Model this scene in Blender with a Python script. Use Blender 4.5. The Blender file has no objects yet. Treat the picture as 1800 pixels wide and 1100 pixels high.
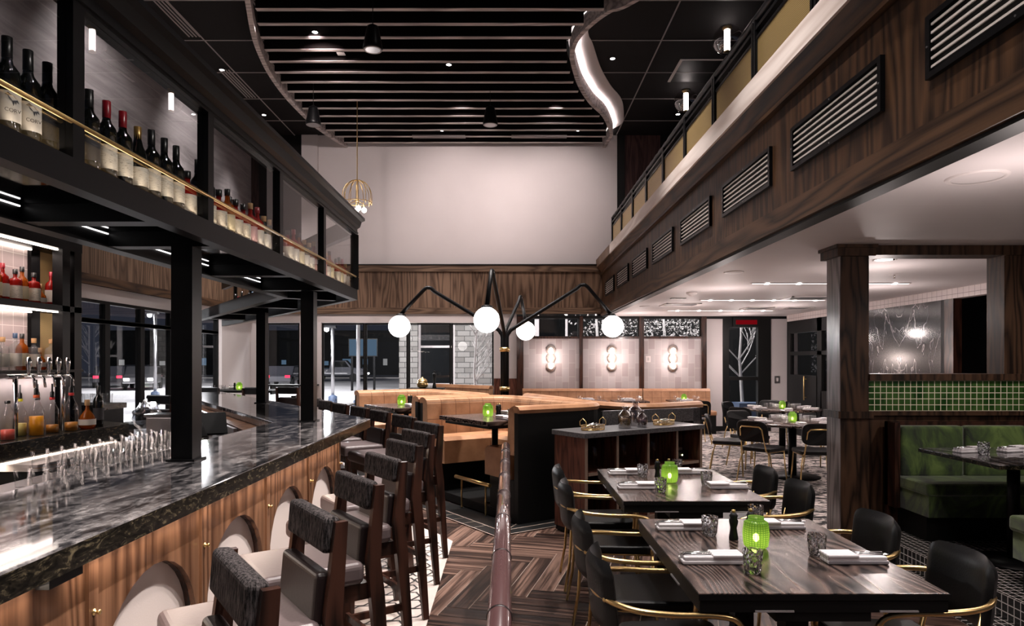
import bpy, math, random
from mathutils import Vector, Matrix
random.seed(7)
sc = bpy.context.scene
COL = sc.collection
PI = math.pi
# ------------------------------------------------------------------ camera, world, exposure
cam_d = bpy.data.cameras.new('camera'); cam = bpy.data.objects.new('camera', cam_d); COL.objects.link(cam)
cam.location = (0, 0, 1.6); cam.rotation_euler = (PI/2, 0, 0)
cam_d.sensor_fit = 'HORIZONTAL'; cam_d.sensor_width = 36; cam_d.lens = 24
cam_d.shift_x = 5/1800; cam_d.shift_y = 84/1800; cam_d.clip_start = .05; cam_d.clip_end = 300
sc.camera = cam
w = bpy.data.worlds.new('night'); sc.world = w; w.use_nodes = True
w.node_tree.nodes['Background'].inputs[0].default_value = (.030, .032, .045, 1)
w.node_tree.nodes['Background'].inputs[1].default_value = 1.0
vs = sc.view_settings; vs.view_transform = 'Standard'; vs.look = 'None'; vs.gamma = 1; vs.use_curve_mapping = False
vs.exposure = 0.0
cy = sc.cycles
cy.use_denoising = True
try: cy.denoiser = 'OPENIMAGEDENOISE'
except Exception: pass
cy.max_bounces = 8; cy.diffuse_bounces = 4; cy.glossy_bounces = 4; cy.transmission_bounces = 8; cy.transparent_max_bounces = 24
cy.caustics_reflective = False; cy.caustics_refractive = False; cy.sample_clamp_indirect = 4; cy.sample_clamp_direct = 0
WARM = (1, .82, .66); NEUT = (1, .92, .88); PINK = (1, .86, .82)
def area(name, loc, rot, sx, sy, power, col=NEUT, spread=PI):
    d = bpy.data.lights.new(name, 'AREA'); d.shape = 'RECTANGLE'; d.size = sx; d.size_y = sy; d.energy = power; d.color = col; d.spread = spread
    o = bpy.data.objects.new(name, d); COL.objects.link(o); o.location = loc; o.rotation_euler = rot; return o
def spot(name, loc, target, power, size=70, blend=.8, rad=.05, col=NEUT):
    d = bpy.data.lights.new(name, 'SPOT'); d.energy = power; d.spot_size = math.radians(size); d.spot_blend = blend; d.shadow_soft_size = rad; d.color = col
    o = bpy.data.objects.new(name, d); COL.objects.link(o); o.location = loc
    v = Vector(target) - Vector(loc); o.rotation_euler = v.to_track_quat('-Z', 'Y').to_euler(); return o
def point(name, loc, power, rad=.1, col=NEUT):
    d = bpy.data.lights.new(name, 'POINT'); d.energy = power; d.shadow_soft_size = rad; d.color = col
    o = bpy.data.objects.new(name, d); COL.objects.link(o); o.location = loc; return o
# light of the ceiling's downlights (their fittings are built further down at the same places)
CLOUD_LIGHTS = [(-1.37, 8.94), (-2.87, 10.09), (-.99, 11.2), (-1.42, 14.4), (1.45, 14.4), (-.9, 7.9), (1.2, 7.6), (-3.0, 8.2)]
BLACK_LIGHTS = [(-5.05, 12.0), (-5.1, 14.2), (1.75, 11.55), (3.5, 14.16)]
ZC, ZB, ZL = 6.451, 6.712, 2.608; XL_ = -5.85
for i, (x, y) in enumerate(CLOUD_LIGHTS):
    spot('cloud_spot', (x, y, ZC - .05), (x, y - (1.2 if y > 14 else 0), 0), 500 if y > 14 else 1100, 70, .9, .06)
for (x, y) in BLACK_LIGHTS:
    spot('perimeter_spot', (x, y, ZB - .05), (x, y, 0), 700, 70, .9, .06)
for x in (-3.6, -1.6): spot('header_fill', (x, 10.9, ZC - .06), (x, 15.4, 2.3), 620, 26, 1, .1, PINK)  # added spots that brighten the white header, no fitting there
spot('wall_washer', (-.9, 12.7, ZC - .06), (-.9, 15.4, 4.9), 330, 88, 1, .1, PINK)
spot('wall_washer', (-2.9, 10.1, ZC - .06), (-3.0, 15.4, 5.0), 400, 74, 1, .1, PINK)
spot('wall_washer', (.9, 12.9, ZC - .06), (.9, 15.4, 5.1), 260, 84, 1, .1, PINK)
LOW_LIGHTS = [(2.6, 1.2), (2.6, 3.4), (4.6, 3.2), (3.95, 7.3), (3.0, 9.5), (5.0, 9.3), (3.2, 12.2), (5.0, 12.4), (2.7, 14.4), (4.9, 14.6)]
for (x, y) in LOW_LIGHTS:
    spot('low_spot', (x, y, ZL - .03), (x, y, 0), 75, 120, .9, .06, PINK)
# the near end of the hall: downlights of the double height ceiling over the bar and tables
for (x, y, p) in [(.9, 3.2, 420), (1.3, 5.0, 320), (-.2, 5.4, 320), (-.4, 2.2, 300), (-1.7, 4.6, 0), (-3.2, 4.2, 160), (.9, .6, 300), (-.8, .2, 260)]:
    if p: spot('hall_spot', (x, y, ZB - .05), (x, y, 0), p*1.6, 62, .9, .08)
for y in (1.2, 2.8, 4.4, 6.0): spot('bar_front_spot', (1.3, y, ZB - .05), (-1.3, y, .6), 1500, 34, .9, .06)
for y in (1.6, 4.2, 6.8, 9.4): spot('ledge_fill', (.0, y, ZB - .05), (2.0, y + .8, 3.79), 620, 44, 1, .06)  # extra spots added to brighten the pale balcony ledge
for y in (6.0, 9.0, 12.0): spot('left_wall_fill', (-4.7, y, ZB - .1), (XL_, y + .6, 5.0), 260, 95, 1, .1); spot('left_header_fill', (-3.6, y+1, ZB - .1), (XL_, y + 1.4, 2.5), 420, 34, 1, .1)  # spots added to lift the left wall and its white header
spot('bench_fill', (3.9, 4.6, ZL - .05), (3.95, 5.95, .9), 55, 100, .9, .08)  # added spot brightening the green bench and half wall, no fitting
for x, y in LOW_LIGHTS: point('low_ceiling_fill', (x, y, 2.10), 16, .04, PINK)  # unseen fill lamps standing in for light bounced onto the low ceiling
# ------------------------------------------------------------------ material helpers
MATS = {}
class NT:
    def __init__(s, name):
        s.m = bpy.data.materials.new(name); s.m.use_nodes = True; s.t = s.m.node_tree; s.n = s.t.nodes; s.l = s.t.links
        s.p = s.n['Principled BSDF']; s.out = s.n['Material Output']
    def add(s, typ, **kw):
        n = s.n.new(typ)
        for k, v in kw.items():
            if k.startswith('i_'):
                key = k[2:].replace('_', ' ')
                n.inputs[int(key) if key.isdigit() else key].default_value = v
            else: setattr(n, k, v)
        return n
    def link(s, a, b): s.l.new(a, b)
    def coords(s, kind='Object', scale=(1,1,1), rand=False, rot=(0,0,0)):
        c = s.add('ShaderNodeTexCoord'); m = s.add('ShaderNodeMapping'); m.inputs['Scale'].default_value = scale; m.inputs['Rotation'].default_value = rot
        s.link(c.outputs[kind], m.inputs['Vector'])
        if rand:
            oi = s.add('ShaderNodeObjectInfo'); mu = s.add('ShaderNodeMath', operation='MULTIPLY'); mu.inputs[1].default_value = 37.0
            s.link(oi.outputs['Random'], mu.inputs[0]); s.link(mu.outputs[0], m.inputs['Location'])
        return m.outputs[0]
    def noise(s, vec, scale=5, detail=4, rough=.5, dist=0):
        n = s.add('ShaderNodeTexNoise'); n.inputs['Scale'].default_value = scale; n.inputs['Detail'].default_value = detail
        n.inputs['Roughness'].default_value = rough; n.inputs['Distortion'].default_value = dist; s.link(vec, n.inputs['Vector']); return n.outputs['Fac']
    def ramp(s, fac, stops):
        r = s.add('ShaderNodeValToRGB'); e = r.color_ramp.elements
        while len(e) < len(stops): e.new(.5)
        for i, (p, c) in enumerate(stops):
            e[i].position = p; e[i].color = (*c, 1) if len(c) == 3 else c
        s.link(fac, r.inputs['Fac']); return r.outputs['Color']
    def math(s, op, a, b=None):
        n = s.add('ShaderNodeMath', operation=op)
        for i, v in enumerate((a, b)):
            if v is None: continue
            if isinstance(v, (int, float)): n.inputs[i].default_value = v
            else: s.link(v, n.inputs[i])
        return n.outputs[0]
    def mix(s, fac, a, b, mode='MIX'):
        n = s.add('ShaderNodeMix', data_type='RGBA', blend_type=mode)
        for inp, v in ((n.inputs[0], fac), (n.inputs[6], a), (n.inputs[7], b)):
            if isinstance(v, (int, float)): inp.default_value = v
            elif isinstance(v, tuple): inp.default_value = (*v, 1)
            else: s.link(v, inp)
        return n.outputs[2]
    def bump(s, h, strength=.3, dist=.01):
        b = s.add('ShaderNodeBump'); b.inputs['Strength'].default_value = strength; b.inputs['Distance'].default_value = dist
        s.link(h, b.inputs['Height']); s.link(b.outputs[0], s.p.inputs['Normal'])
    def col(s, c):
        if isinstance(c, tuple): s.p.inputs['Base Color'].default_value = (*c, 1)
        else: s.link(c, s.p.inputs['Base Color'])
    def rough(s, r):
        if isinstance(r, (int, float)): s.p.inputs['Roughness'].default_value = r
        else: s.link(r, s.p.inputs['Roughness'])
def plain(name, col, rough=.5, metal=0, spec=.5, coat=0, emit=None, es=0, noise=0, nscale=40, bump=0, sheen=0):
    t = NT(name); t.col(col); t.rough(rough); t.p.inputs['Metallic'].default_value = metal; t.p.inputs['Specular IOR Level'].default_value = spec
    t.p.inputs['Coat Weight'].default_value = coat
    if sheen: t.p.inputs['Sheen Weight'].default_value = sheen
    if emit: t.p.inputs['Emission Color'].default_value = (*emit, 1); t.p.inputs['Emission Strength'].default_value = es
    if noise or bump:
        f = t.noise(t.coords(), nscale, 4)
        if noise: t.col(t.ramp(f, [(.25, tuple(c*(1-noise) for c in col)), (.75, tuple(min(1, c*(1+noise)) for c in col))]))
        if bump: t.bump(f, bump, .004)
    MATS[name] = t.m; return t.m
def wood(name, dark, light, axis='z', ring=9, sc_=1.2, stretch=.09, rough=.45, rand=False, fibre=.45, lo=.35, hi=.75, coat=0, bump=.12, spec=.2, pores=False):
    """oak-like grain: contour lines of a noise stretched along the grain, plus fine fibres"""
    t = NT(name); s = [sc_]*3; i = 'xyz'.index(axis); s[i] = sc_*stretch
    v = t.coords('Object', tuple(s), rand)
    n = t.noise(v, 1.6, 2.5, .45)
    r = t.math('FRACT', t.math('MULTIPLY', n, ring)); r = t.math('ABSOLUTE', t.math('SUBTRACT', r, .5)); r = t.math('MULTIPLY', r, 2.0)
    s2 = [60.0]*3; s2[i] = 1.6
    f = t.noise(t.coords('Object', tuple(s2), rand), 1.5, 3, .6)
    g = t.math('ADD', t.math('MULTIPLY', r, 1-fibre), t.math('MULTIPLY', f, fibre))
    t.col(t.ramp(g, [(lo-.15, dark), (hi-.1, light), (1, tuple(min(1, c*1.12) for c in light))])); t.rough(rough); t.p.inputs['Coat Weight'].default_value = coat
    t.p.inputs['Coat Roughness'].default_value = .15; t.p.inputs['Specular IOR Level'].default_value = spec
    if pores:
        mr = t.add('ShaderNodeMapRange'); mr.inputs[1].default_value = .18; mr.inputs[2].default_value = .36; mr.inputs[3].default_value = .30; mr.inputs[4].default_value = spec; t.link(g, mr.inputs[0]); t.link(mr.outputs[0], t.p.inputs['Specular IOR Level'])
    t.bump(g, bump, .003); MATS[name] = t.m; return t.m
def thin_glass(name, tint=(1,1,1), refl=1.0, rough=0.0, base=.04):
    t = NT(name); tr = t.add('ShaderNodeBsdfTransparent'); tr.inputs[0].default_value = (*tint, 1)
    gl = t.add('ShaderNodeBsdfGlossy'); gl.inputs['Roughness'].default_value = rough; gl.inputs['Color'].default_value = (1,1,1,1)
    fr = t.add('ShaderNodeFresnel'); fr.inputs[0].default_value = 1.5
    ge = t.add('ShaderNodeNewGeometry'); f = t.math('MINIMUM', t.math('ADD', t.math('MULTIPLY', fr.outputs[0], refl), base - .04), 1.0); f = t.math('MULTIPLY', f, t.math('SUBTRACT', 1.0, ge.outputs['Backfacing']))
    mx = t.add('ShaderNodeMixShader'); t.link(f, mx.inputs[0]); t.link(tr.outputs[0], mx.inputs[1]); t.link(gl.outputs[0], mx.inputs[2])
    t.link(mx.outputs[0], t.out.inputs['Surface']); MATS[name] = t.m; return t.m
def real_glass(name, tint=(1,1,1), rough=0.0):
    t = NT(name); t.col(tint); t.rough(rough); t.p.inputs['Transmission Weight'].default_value = 1; t.p.inputs['IOR'].default_value = 1.45
    MATS[name] = t.m; return t.m
def tinted(name, tint, body, mixf=.35, rough=.08):
    """coloured liquid or bottle glass: part clear, part coloured body, glossy skin"""
    t = NT(name); tr = t.add('ShaderNodeBsdfTransparent'); tr.inputs[0].default_value = (*tint, 1)
    t.col(body); t.rough(rough); mx = t.add('ShaderNodeMixShader'); mx.inputs[0].default_value = mixf
    t.link(tr.outputs[0], mx.inputs[1]); t.link(t.p.outputs[0], mx.inputs[2]); t.link(mx.outputs[0], t.out.inputs['Surface'])
    MATS[name] = t.m; return t.m
def lantern():
    t = NT('lantern_green'); c = t.add('ShaderNodeTexCoord'); sp = t.add('ShaderNodeSeparateXYZ'); t.link(c.outputs['Object'], sp.inputs[0]); an = t.math('ARCTAN2', sp.outputs['Y'], sp.outputs['X'])
    g1 = t.math('ABSOLUTE', t.math('SINE', t.math('MULTIPLY', an, 14))); g2 = t.math('ABSOLUTE', t.math('SINE', t.math('MULTIPLY', sp.outputs['Z'], 330))); gm = t.math('POWER', t.math('MINIMUM', g1, g2), .6)
    cc = t.mix(gm, (.02,.10,.005), (.42,.66,.12)); tl = t.add('ShaderNodeBsdfTranslucent'); t.link(cc, tl.inputs[0]); tr = t.add('ShaderNodeBsdfTransparent'); t.link(t.mix(gm, (.04,.16,.01), (.72,.92,.40)), tr.inputs[0])
    t.col((.07,.20,.03)); t.rough(.12); m1 = t.add('ShaderNodeMixShader'); m1.inputs[0].default_value = .30; t.link(tl.outputs[0], m1.inputs[1]); t.link(tr.outputs[0], m1.inputs[2])
    m2 = t.add('ShaderNodeMixShader'); m2.inputs[0].default_value = .35; t.link(m1.outputs[0], m2.inputs[1]); t.link(t.p.outputs[0], m2.inputs[2]); t.link(m2.outputs[0], t.out.inputs['Surface']); MATS['lantern_green'] = t.m
def glow(name, col, s):
    t = NT(name); e = t.add('ShaderNodeEmission'); e.inputs[0].default_value = (*col, 1); e.inputs[1].default_value = s
    t.link(e.outputs[0], t.out.inputs['Surface']); MATS[name] = t.m; return t.m
# ---- the palette
plain('black_metal', (.003,.003,.0035), .38, .0, spec=.16, noise=.3, nscale=3)
plain('black_paint', (.004,.004,.004), .5, spec=.25)
plain('ceiling_black', (.006,.005,.0052), .8, spec=.2)
plain('grid_line', (.30,.27,.27), .5)
plain('white_wall', (.62,.57,.57), .7, noise=.02, nscale=2)
plain('white_ceiling', (.66,.61,.61), .62, spec=.35, noise=.02, nscale=2)
plain('white_trim', (.70,.64,.63), .5)
plain('brass', (.72,.50,.22), .28, 1)
plain('chrome', (.75,.74,.74), .15, 1)
plain('steel', (.45,.44,.45), .3, 1)
plain('gold_mesh_far', (.75,.55,.25), .4, .8)
wood('fascia_wood', (.009,.004,.002), (.082,.040,.019), 'z', 12, 1.5, .10, .5, lo=.3, hi=.85)
wood('fascia_rail', (.018,.009,.005), (.088,.046,.024), 'y', 9, 2.0, .10, .5)
wood('band_wood', (.055,.030,.018), (.17,.105,.068), 'z', 11, 1.8, .10, .55)
wood('band_rail', (.050,.028,.017), (.155,.098,.064), 'x', 9, 2.2, .10, .55)
wood('ledge_wood', (.60,.50,.45), (.78,.69,.64), 'y', 7, 1.6, .12, .5, fibre=.3)
wood('bar_wood', (.060,.024,.011), (.23,.115,.064), 'z', 10, 2.0, .12, .42, coat=.25, hi=.8)
wood('pillar_wood', (.010,.005,.003), (.065,.033,.018), 'z', 10, 3.0, .12, .5)
wood('pillar_lit', (.08,.068,.064), (.26,.22,.21), 'z', 8, 3.0, .10, .35, coat=.3)
wood('table_wood', (.005,.003,.003), (.125,.082,.068), 'y', 30, 1.7, .20, .24, coat=0, lo=.38, hi=.9, bump=.10, spec=.55, fibre=.25, pores=True)
wood('dark_walnut', (.010,.005,.004), (.050,.020,.013), 'z', 5, 5, .15, .32, coat=.4, rand=True)
wood('console_wood', (.05,.018,.012), (.14,.052,.034), 'z', 6, 6, .12, .45)
wood('upper_wood', (.03,.015,.015), (.08,.04,.036), 'z', 10, 3, .1, .6)
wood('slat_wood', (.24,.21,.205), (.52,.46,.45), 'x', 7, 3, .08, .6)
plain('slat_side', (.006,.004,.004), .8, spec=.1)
plain('leather_black', (.0035,.0035,.004), .42, spec=.28, bump=.15, nscale=120)
plain('leather_seat', (.11,.082,.082), .36, spec=.5, bump=.12, nscale=90)
plain('leather_brown', (.012,.0065,.0065), .38, spec=.45, bump=.12, nscale=90)
plain('napkin', (.72,.68,.69), .9)
plain('cream', (.80,.70,.66), .65, bump=.1, nscale=160)
plain('porcelain', (.75,.73,.72), .2)
plain('plaster', (.5,.47,.46), .8)
plain('snow', (.55,.54,.55), .9, noise=.25, nscale=.25)
plain('asphalt', (.10,.10,.11), .55, noise=.3, nscale=.5)
plain('car_paint', (.05,.05,.06), .2, .5, coat=1)
plain('bark_pale', (.62,.58,.56), .8)
plain('vent_slat', (.55,.50,.47), .35)
plain('disc_glass', (.50,.42,.38), .2)
plain('niche_edge', (.26,.18,.135), .5)
plain('denim_blue', (.06,.09,.16), .5)
plain('greenery', (.04,.12,.02), .6)
plain('cork', (.42,.24,.10), .7)
plain('cap_black', (.012,.012,.012), .3)
plain('cap_red', (.30,.01,.02), .3)
plain('cap_gold', (.45,.27,.08), .3, .6)
plain('cap_blue', (.03,.07,.14), .4)
plain('label_white', (.72,.68,.60), .7)
plain('label_cream', (.70,.62,.42), .7)
plain('label_ink', (.05,.05,.06), .7)
plain('label_dark', (.03,.03,.034), .6)
plain('smoked_mirror', (.22,.22,.23), .05, 1)
plain('label_pink', (.65,.42,.42), .7)
plain('pourer', (.01,.01,.01), .3)
for n, c in (('band_yellow', (.65,.60,.02)), ('band_orange', (.8,.12,.02)), ('band_red', (.55,.02,.02))): plain(n, c, .5)
plain('juice_orange', (.95,.38,.01), .35, emit=(.95,.38,.01), es=0)
plain('juice_lemon', (.80,.68,.22), .35)
plain('juice_pink', (.85,.14,.10), .35)
plain('juice_amber', (.50,.20,.03), .35)
plain('wine_glass_dark', (.006,.007,.006), .06, spec=.8, coat=.5)
tinted('glass_red', (.55,.05,.03), (.40,.015,.01), .55)
tinted('glass_amber', (.75,.30,.06), (.45,.12,.015), .45)
tinted('glass_clear', (.93,.95,.95), (.55,.55,.55), .14, .03)
tinted('glass_smoke', (.35,.35,.36), (.02,.02,.02), .5, .03)
lantern()
thin_glass('pane', (.80,.82,.84), 1.0)
thin_glass('gantry_pane', (.90,.90,.90), 1.5, 0, .05)
thin_glass('clear_thin', (.97,.97,.97), 1.6, .02)
thin_glass('globe_thin', (.80,.76,.76), 2.6, .03, .20)
thin_glass('plastic_wrap', (.75,.76,.80), 2.4, .25, .2)
real_glass('tumbler', (.88,.90,.92))
glow('lamp_globe', (1,.93,.90), 9)
glow('lamp_small', (1,.90,.80), 14)
glow('downlight', (1,.95,.92), 18)
glow('led_white', (1,.86,.76), 9)
glow('led_cold', (1,.96,.95), 3.2)
glow('candle', (1,.93,.50), 34)
glow('filament', (1,.90,.86), 22)
glow('tail_light', (1,.02,.05), 6)
glow('headlight', (1,.95,.9), 12)
glow('street_light', (1,.97,.95), 40)
glow('exit_red', (.6,.01,.02), .25)
glow('screen_blue', (.20,.32,.46), .55)
glow('lit_window', (.65,.62,.6), .55)
def special():
    # polished dark stone of the bar
    for name, sc_, pol, tone in (('bar_stone', 1.5, .06, 1.0), ('stone_edge', 7.5, .25, .8)):
        t = NT(name); v = t.coords('Object', (2.6*sc_, .8*sc_, 2.6*sc_))
        n = t.noise(v, 2.2, 10, .68, 1.4)
        n2 = t.noise(t.coords('Object', (26, 22, 26)), 1.0, 5, .7)
        f = t.math('ADD', t.math('MULTIPLY', n, .72), t.math('MULTIPLY', n2, .28))
        if name == 'bar_stone':
            c = t.ramp(f, [(.40, (.006,.006,.007)), (.48, (.035,.033,.035)), (.55, (.14,.13,.13)), (.66, (.42,.39,.38))])
        else:
            c = t.ramp(f, [(.45, (.003,.003,.002)), (.54, (.022,.018,.012)), (.64, (.15,.12,.07))])
        t.col(c); t.rough(pol); t.p.inputs['Specular IOR Level'].default_value = .8 if pol < .1 else .3; MATS[name] = t.m
    # book-matched black marble
    t = NT('black_marble'); c = t.add('ShaderNodeTexCoord'); sp = t.add('ShaderNodeSeparateXYZ'); t.link(c.outputs['Object'], sp.inputs[0])
    ay = t.math('ABSOLUTE', t.math('SUBTRACT', sp.outputs['Y'], 10.85)); cb = t.add('ShaderNodeCombineXYZ'); t.link(ay, cb.inputs[1]); t.link(sp.outputs['Z'], cb.inputs[2])
    m = t.add('ShaderNodeMapping'); m.inputs['Scale'].default_value = (1, 1.0, .7); t.link(cb.outputs[0], m.inputs[0])
    n = t.noise(m.outputs[0], 1.1, 4, .5, .5); r = t.math('ABSOLUTE', t.math('SUBTRACT', t.math('FRACT', t.math('MULTIPLY', n, 8)), .5))
    n3 = t.noise(m.outputs[0], 3, 3, .5)
    f = t.math('MULTIPLY', t.math('POWER', t.math('MULTIPLY', r, 2), 7), t.math('MULTIPLY', n3, 1.7))
    t.col(t.ramp(f, [(.0, (.006,.006,.008)), (.45, (.05,.047,.055)), (.9, (.42,.38,.38))])); t.rough(.16); t.p.inputs['Specular IOR Level'].default_value = .6; MATS['black_marble'] = t.m
    # console granite
    t = NT('granite'); f = t.noise(t.coords('Object', (60,60,60)), 1, 6, .7); t.col(t.ramp(f, [(.35, (.05,.048,.05)), (.65, (.17,.165,.17))])); t.rough(.3); MATS['granite'] = t.m
    # charcoal woven fabric
    t = NT('fabric'); f = t.noise(t.coords('Object', (90, 90, 16), True), 1.4, 5, .75); t.col(t.ramp(f, [(.42, (.004,.0035,.0035)), (.62, (.085,.072,.071))])); t.rough(.9)
    t.p.inputs['Specular IOR Level'].default_value = .12; t.bump(f, .5, .004); MATS['fabric'] = t.m
    # tan leather with stitched squares (UV in metres)
    t = NT('tan_leather'); c = t.add('ShaderNodeUVMap'); sp = t.add('ShaderNodeSeparateXYZ'); t.link(c.outputs[0], sp.inputs[0])
    def groove(x, off=0.0):
        a = t.math('ABSOLUTE', t.math('SUBTRACT', t.math('FRACT', t.math('ADD', t.math('MULTIPLY', x, 1/.20), off)), .5)); return t.math('GREATER_THAN', a, .482)
    gx = groove(sp.outputs['X']); gy = groove(sp.outputs['Y'], .1); g = t.math('MAXIMUM', gx, gy)
    n = t.noise(t.coords('Object'), 5, 6, .6); base = t.ramp(n, [(.3, (.29,.145,.072)), (.7, (.50,.275,.155))])
    t.col(t.mix(t.math('MULTIPLY', g, .85), base, (.10,.04,.02))); t.rough(.42); t.bump(t.math('SUBTRACT', 1.0, g), .5, .01); MATS['tan_leather'] = t.m
    t = NT('tan_plain'); n = t.noise(t.coords('Object'), 4, 6, .6); t.col(t.ramp(n, [(.3, (.28,.125,.058)), (.7, (.48,.25,.13))])); t.rough(.42); MATS['tan_plain'] = t.m
    # green velvet
    t = NT('green_velvet'); n = t.noise(t.coords('Object', (1,1,.6)), 3.2, 6, .6, 1.6); t.col(t.ramp(n, [(.38, (.006,.016,.002)), (.5, (.045,.085,.010)), (.62, (.12,.19,.035))])); t.rough(.75)
    t.p.inputs['Sheen Weight'].default_value = .5; MATS['green_velvet'] = t.m
    # square mosaics
    for name, c1, c2, g, sz in (('green_tile', (.012,.045,.008), (.05,.11,.025), (.75,.68,.50), .0525), ('black_mosaic', (.006,.006,.006), (.014,.013,.012), (.55,.50,.48), .0525), ('white_tile', (.60,.52,.51), (.66,.58,.57), (.10,.06,.06), .115), ('bar_tile', (.40,.33,.32), (.50,.42,.41), (.75,.68,.66), .11)):
        t = NT(name); v = t.coords('Object'); sp = t.add('ShaderNodeSeparateXYZ'); t.link(v, sp.inputs[0]); fs = []
        for ax in 'XYZ':
            off = {'green_tile': .0, 'bar_tile': .0}.get(name, 0)
            if name == 'green_tile' and ax == 'Y' or name in ('white_tile', 'bar_tile') and ax == 'X' : continue
            a = t.math('ABSOLUTE', t.math('SUBTRACT', t.math('FRACT', t.math('ADD', t.math('MULTIPLY', sp.outputs[ax], 1/sz), {'X': .3, 'Y': .2, 'Z': .84 if name == 'green_tile' else .03}[ax])), .5))
            fs.append(t.math('GREATER_THAN', a, .44 if sz < .1 else .48))
        if name == 'black_mosaic':
            ge = t.add('ShaderNodeNewGeometry'); sn = t.add('ShaderNodeSeparateXYZ'); t.link(ge.outputs['Normal'], sn.inputs[0])
            fz = t.math('MULTIPLY', fs[2], t.math('LESS_THAN', sn.outputs['Z'], .5)); fx = t.math('MULTIPLY', fs[0], t.math('GREATER_THAN', t.math('ABSOLUTE', sn.outputs['Z']), .5)); fs = [fx, fs[1], fz]
        g_ = fs[0]
        for x in fs[1:]: g_ = t.math('MAXIMUM', g_, x)
        n = t.noise(v, 9 if sz < .1 else 3, 2); t.col(t.mix(g_, t.ramp(n, [(.35, c1), (.65, c2)]), g)); t.rough(.18 if name != 'white_tile' else .35); MATS[name] = t.m
    # vertical pink-grey wall tiles (plane XZ)
    t = NT('pink_tile'); v = t.coords('Object', (1,1,1), False, (0,0,0)); sp = t.add('ShaderNodeSeparateXYZ'); t.link(v, sp.inputs[0]); cb = t.add('ShaderNodeCombineXYZ')
    t.link(sp.outputs['Z'], cb.inputs[0]); t.link(sp.outputs['X'], cb.inputs[1])
    b = t.add('ShaderNodeTexBrick'); b.inputs['Color1'].default_value = (.44,.41,.42,1); b.inputs['Color2'].default_value = (.33,.285,.285,1); b.inputs['Mortar'].default_value = (.50,.46,.45,1)
    b.inputs['Scale'].default_value = 1; b.inputs['Mortar Size'].default_value = .004; b.inputs['Brick Width'].default_value = .31; b.inputs['Row Height'].default_value = .15; b.offset = .37; b.offset_frequency = 2
    t.link(cb.outputs[0], b.inputs['Vector']); t.col(b.outputs['Color']); t.rough(.3); MATS['pink_tile'] = t.m
    # stone building
    t = NT('rubble_stone'); v = t.coords('Object'); sp = t.add('ShaderNodeSeparateXYZ'); t.link(v, sp.inputs[0]); cb = t.add('ShaderNodeCombineXYZ')
    t.link(sp.outputs['X'], cb.inputs[0]); t.link(sp.outputs['Z'], cb.inputs[1])
    b = t.add('ShaderNodeTexBrick'); b.inputs['Color1'].default_value = (.20,.185,.17,1); b.inputs['Color2'].default_value = (.36,.34,.32,1); b.inputs['Mortar'].default_value = (.10,.095,.09,1)
    b.inputs['Scale'].default_value = 1; b.inputs['Mortar Size'].default_value = .012; b.inputs['Brick Width'].default_value = .42; b.inputs['Row Height'].default_value = .17; b.offset = .43
    t.link(cb.outputs[0], b.inputs['Vector']); t.col(b.outputs['Color']); t.rough(.9); MATS['rubble_stone'] = t.m
    # grey streaked plaster
    t = NT('streak_wall'); f = t.noise(t.coords('Object', (1, .35, 3.5)), 1.6, 8, .65, .6); t.col(t.ramp(f, [(.3, (.13,.115,.12)), (.7, (.34,.31,.32))])); t.rough(.6); MATS['streak_wall'] = t.m
    # carpet
    t = NT('carpet'); f = t.noise(t.coords('Object', (2.2, 5.0, 1), False, (0,0,.45)), 2.4, 5, .62, 1.6); t.col(t.ramp(f, [(.46, (.010,.009,.010)), (.50, (.10,.09,.09)), (.53, (.66,.58,.54))])); t.rough(.95); MATS['carpet'] = t.m
    # plank floor: colour attribute varies per plank
    t = NT('plank_floor'); a = t.add('ShaderNodeVertexColor'); a.layer_name = 'tone'; u = t.add('ShaderNodeUVMap'); m = t.add('ShaderNodeMapping'); m.inputs['Scale'].default_value = (.9, 26, 1)
    t.link(u.outputs[0], m.inputs[0]); f = t.noise(m.outputs[0], 1.0, 5, .6, .3)
    g = t.math('ADD', t.math('MULTIPLY', f, .85), t.math('MULTIPLY', a.outputs[0], .17)); t.col(t.ramp(g, [(.40, (.007,.003,.002)), (.52, (.048,.024,.017)), (.66, (.20,.120,.090))])); t.rough(.40); t.p.inputs['Specular IOR Level'].default_value = .35; t.bump(f, .08, .002)
    MATS['plank_floor'] = t.m
    plain('grout', (.42,.33,.27), .7)
    plain('tile_cream', (.58,.50,.46), .45, noise=.08, nscale=14)
    plain('tile_line', (.030,.028,.028), .5)
    plain('tile_black', (.012,.012,.012), .35)
    # gold screen: woven metal, alternately open
    t = NT('gold_screen'); v = t.coords('Object'); sp = t.add('ShaderNodeSeparateXYZ'); t.link(v, sp.inputs[0])
    a = t.math('SINE', t.math('MULTIPLY', sp.outputs['Z'], 420)); b = t.math('SINE', t.math('MULTIPLY', sp.outputs['Y'], 420)); f = t.math('MULTIPLY', a, b)
    t.col(t.ramp(f, [(.0, (.30,.20,.07)), (.5, (.62,.45,.20)), (1, (.85,.66,.36))])); t.p.inputs['Metallic'].default_value = .7; t.rough(.42); MATS['gold_screen'] = t.m
    # striped linen
    t = NT('striped_linen'); v = t.coords('Object', (1,1,1), False); sp = t.add('ShaderNodeSeparateXYZ'); t.link(v, sp.inputs[0])
    f = t.math('FRACT', t.math('MULTIPLY', sp.outputs['Y'], 42)); t.col(t.ramp(f, [(.0, (.80,.76,.77)), (.68, (.80,.76,.77)), (.74, (.30,.28,.30)), (.80, (.30,.28,.30)), (.86, (.80,.76,.77))])); t.rough(.9); MATS['striped_linen'] = t.m
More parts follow.
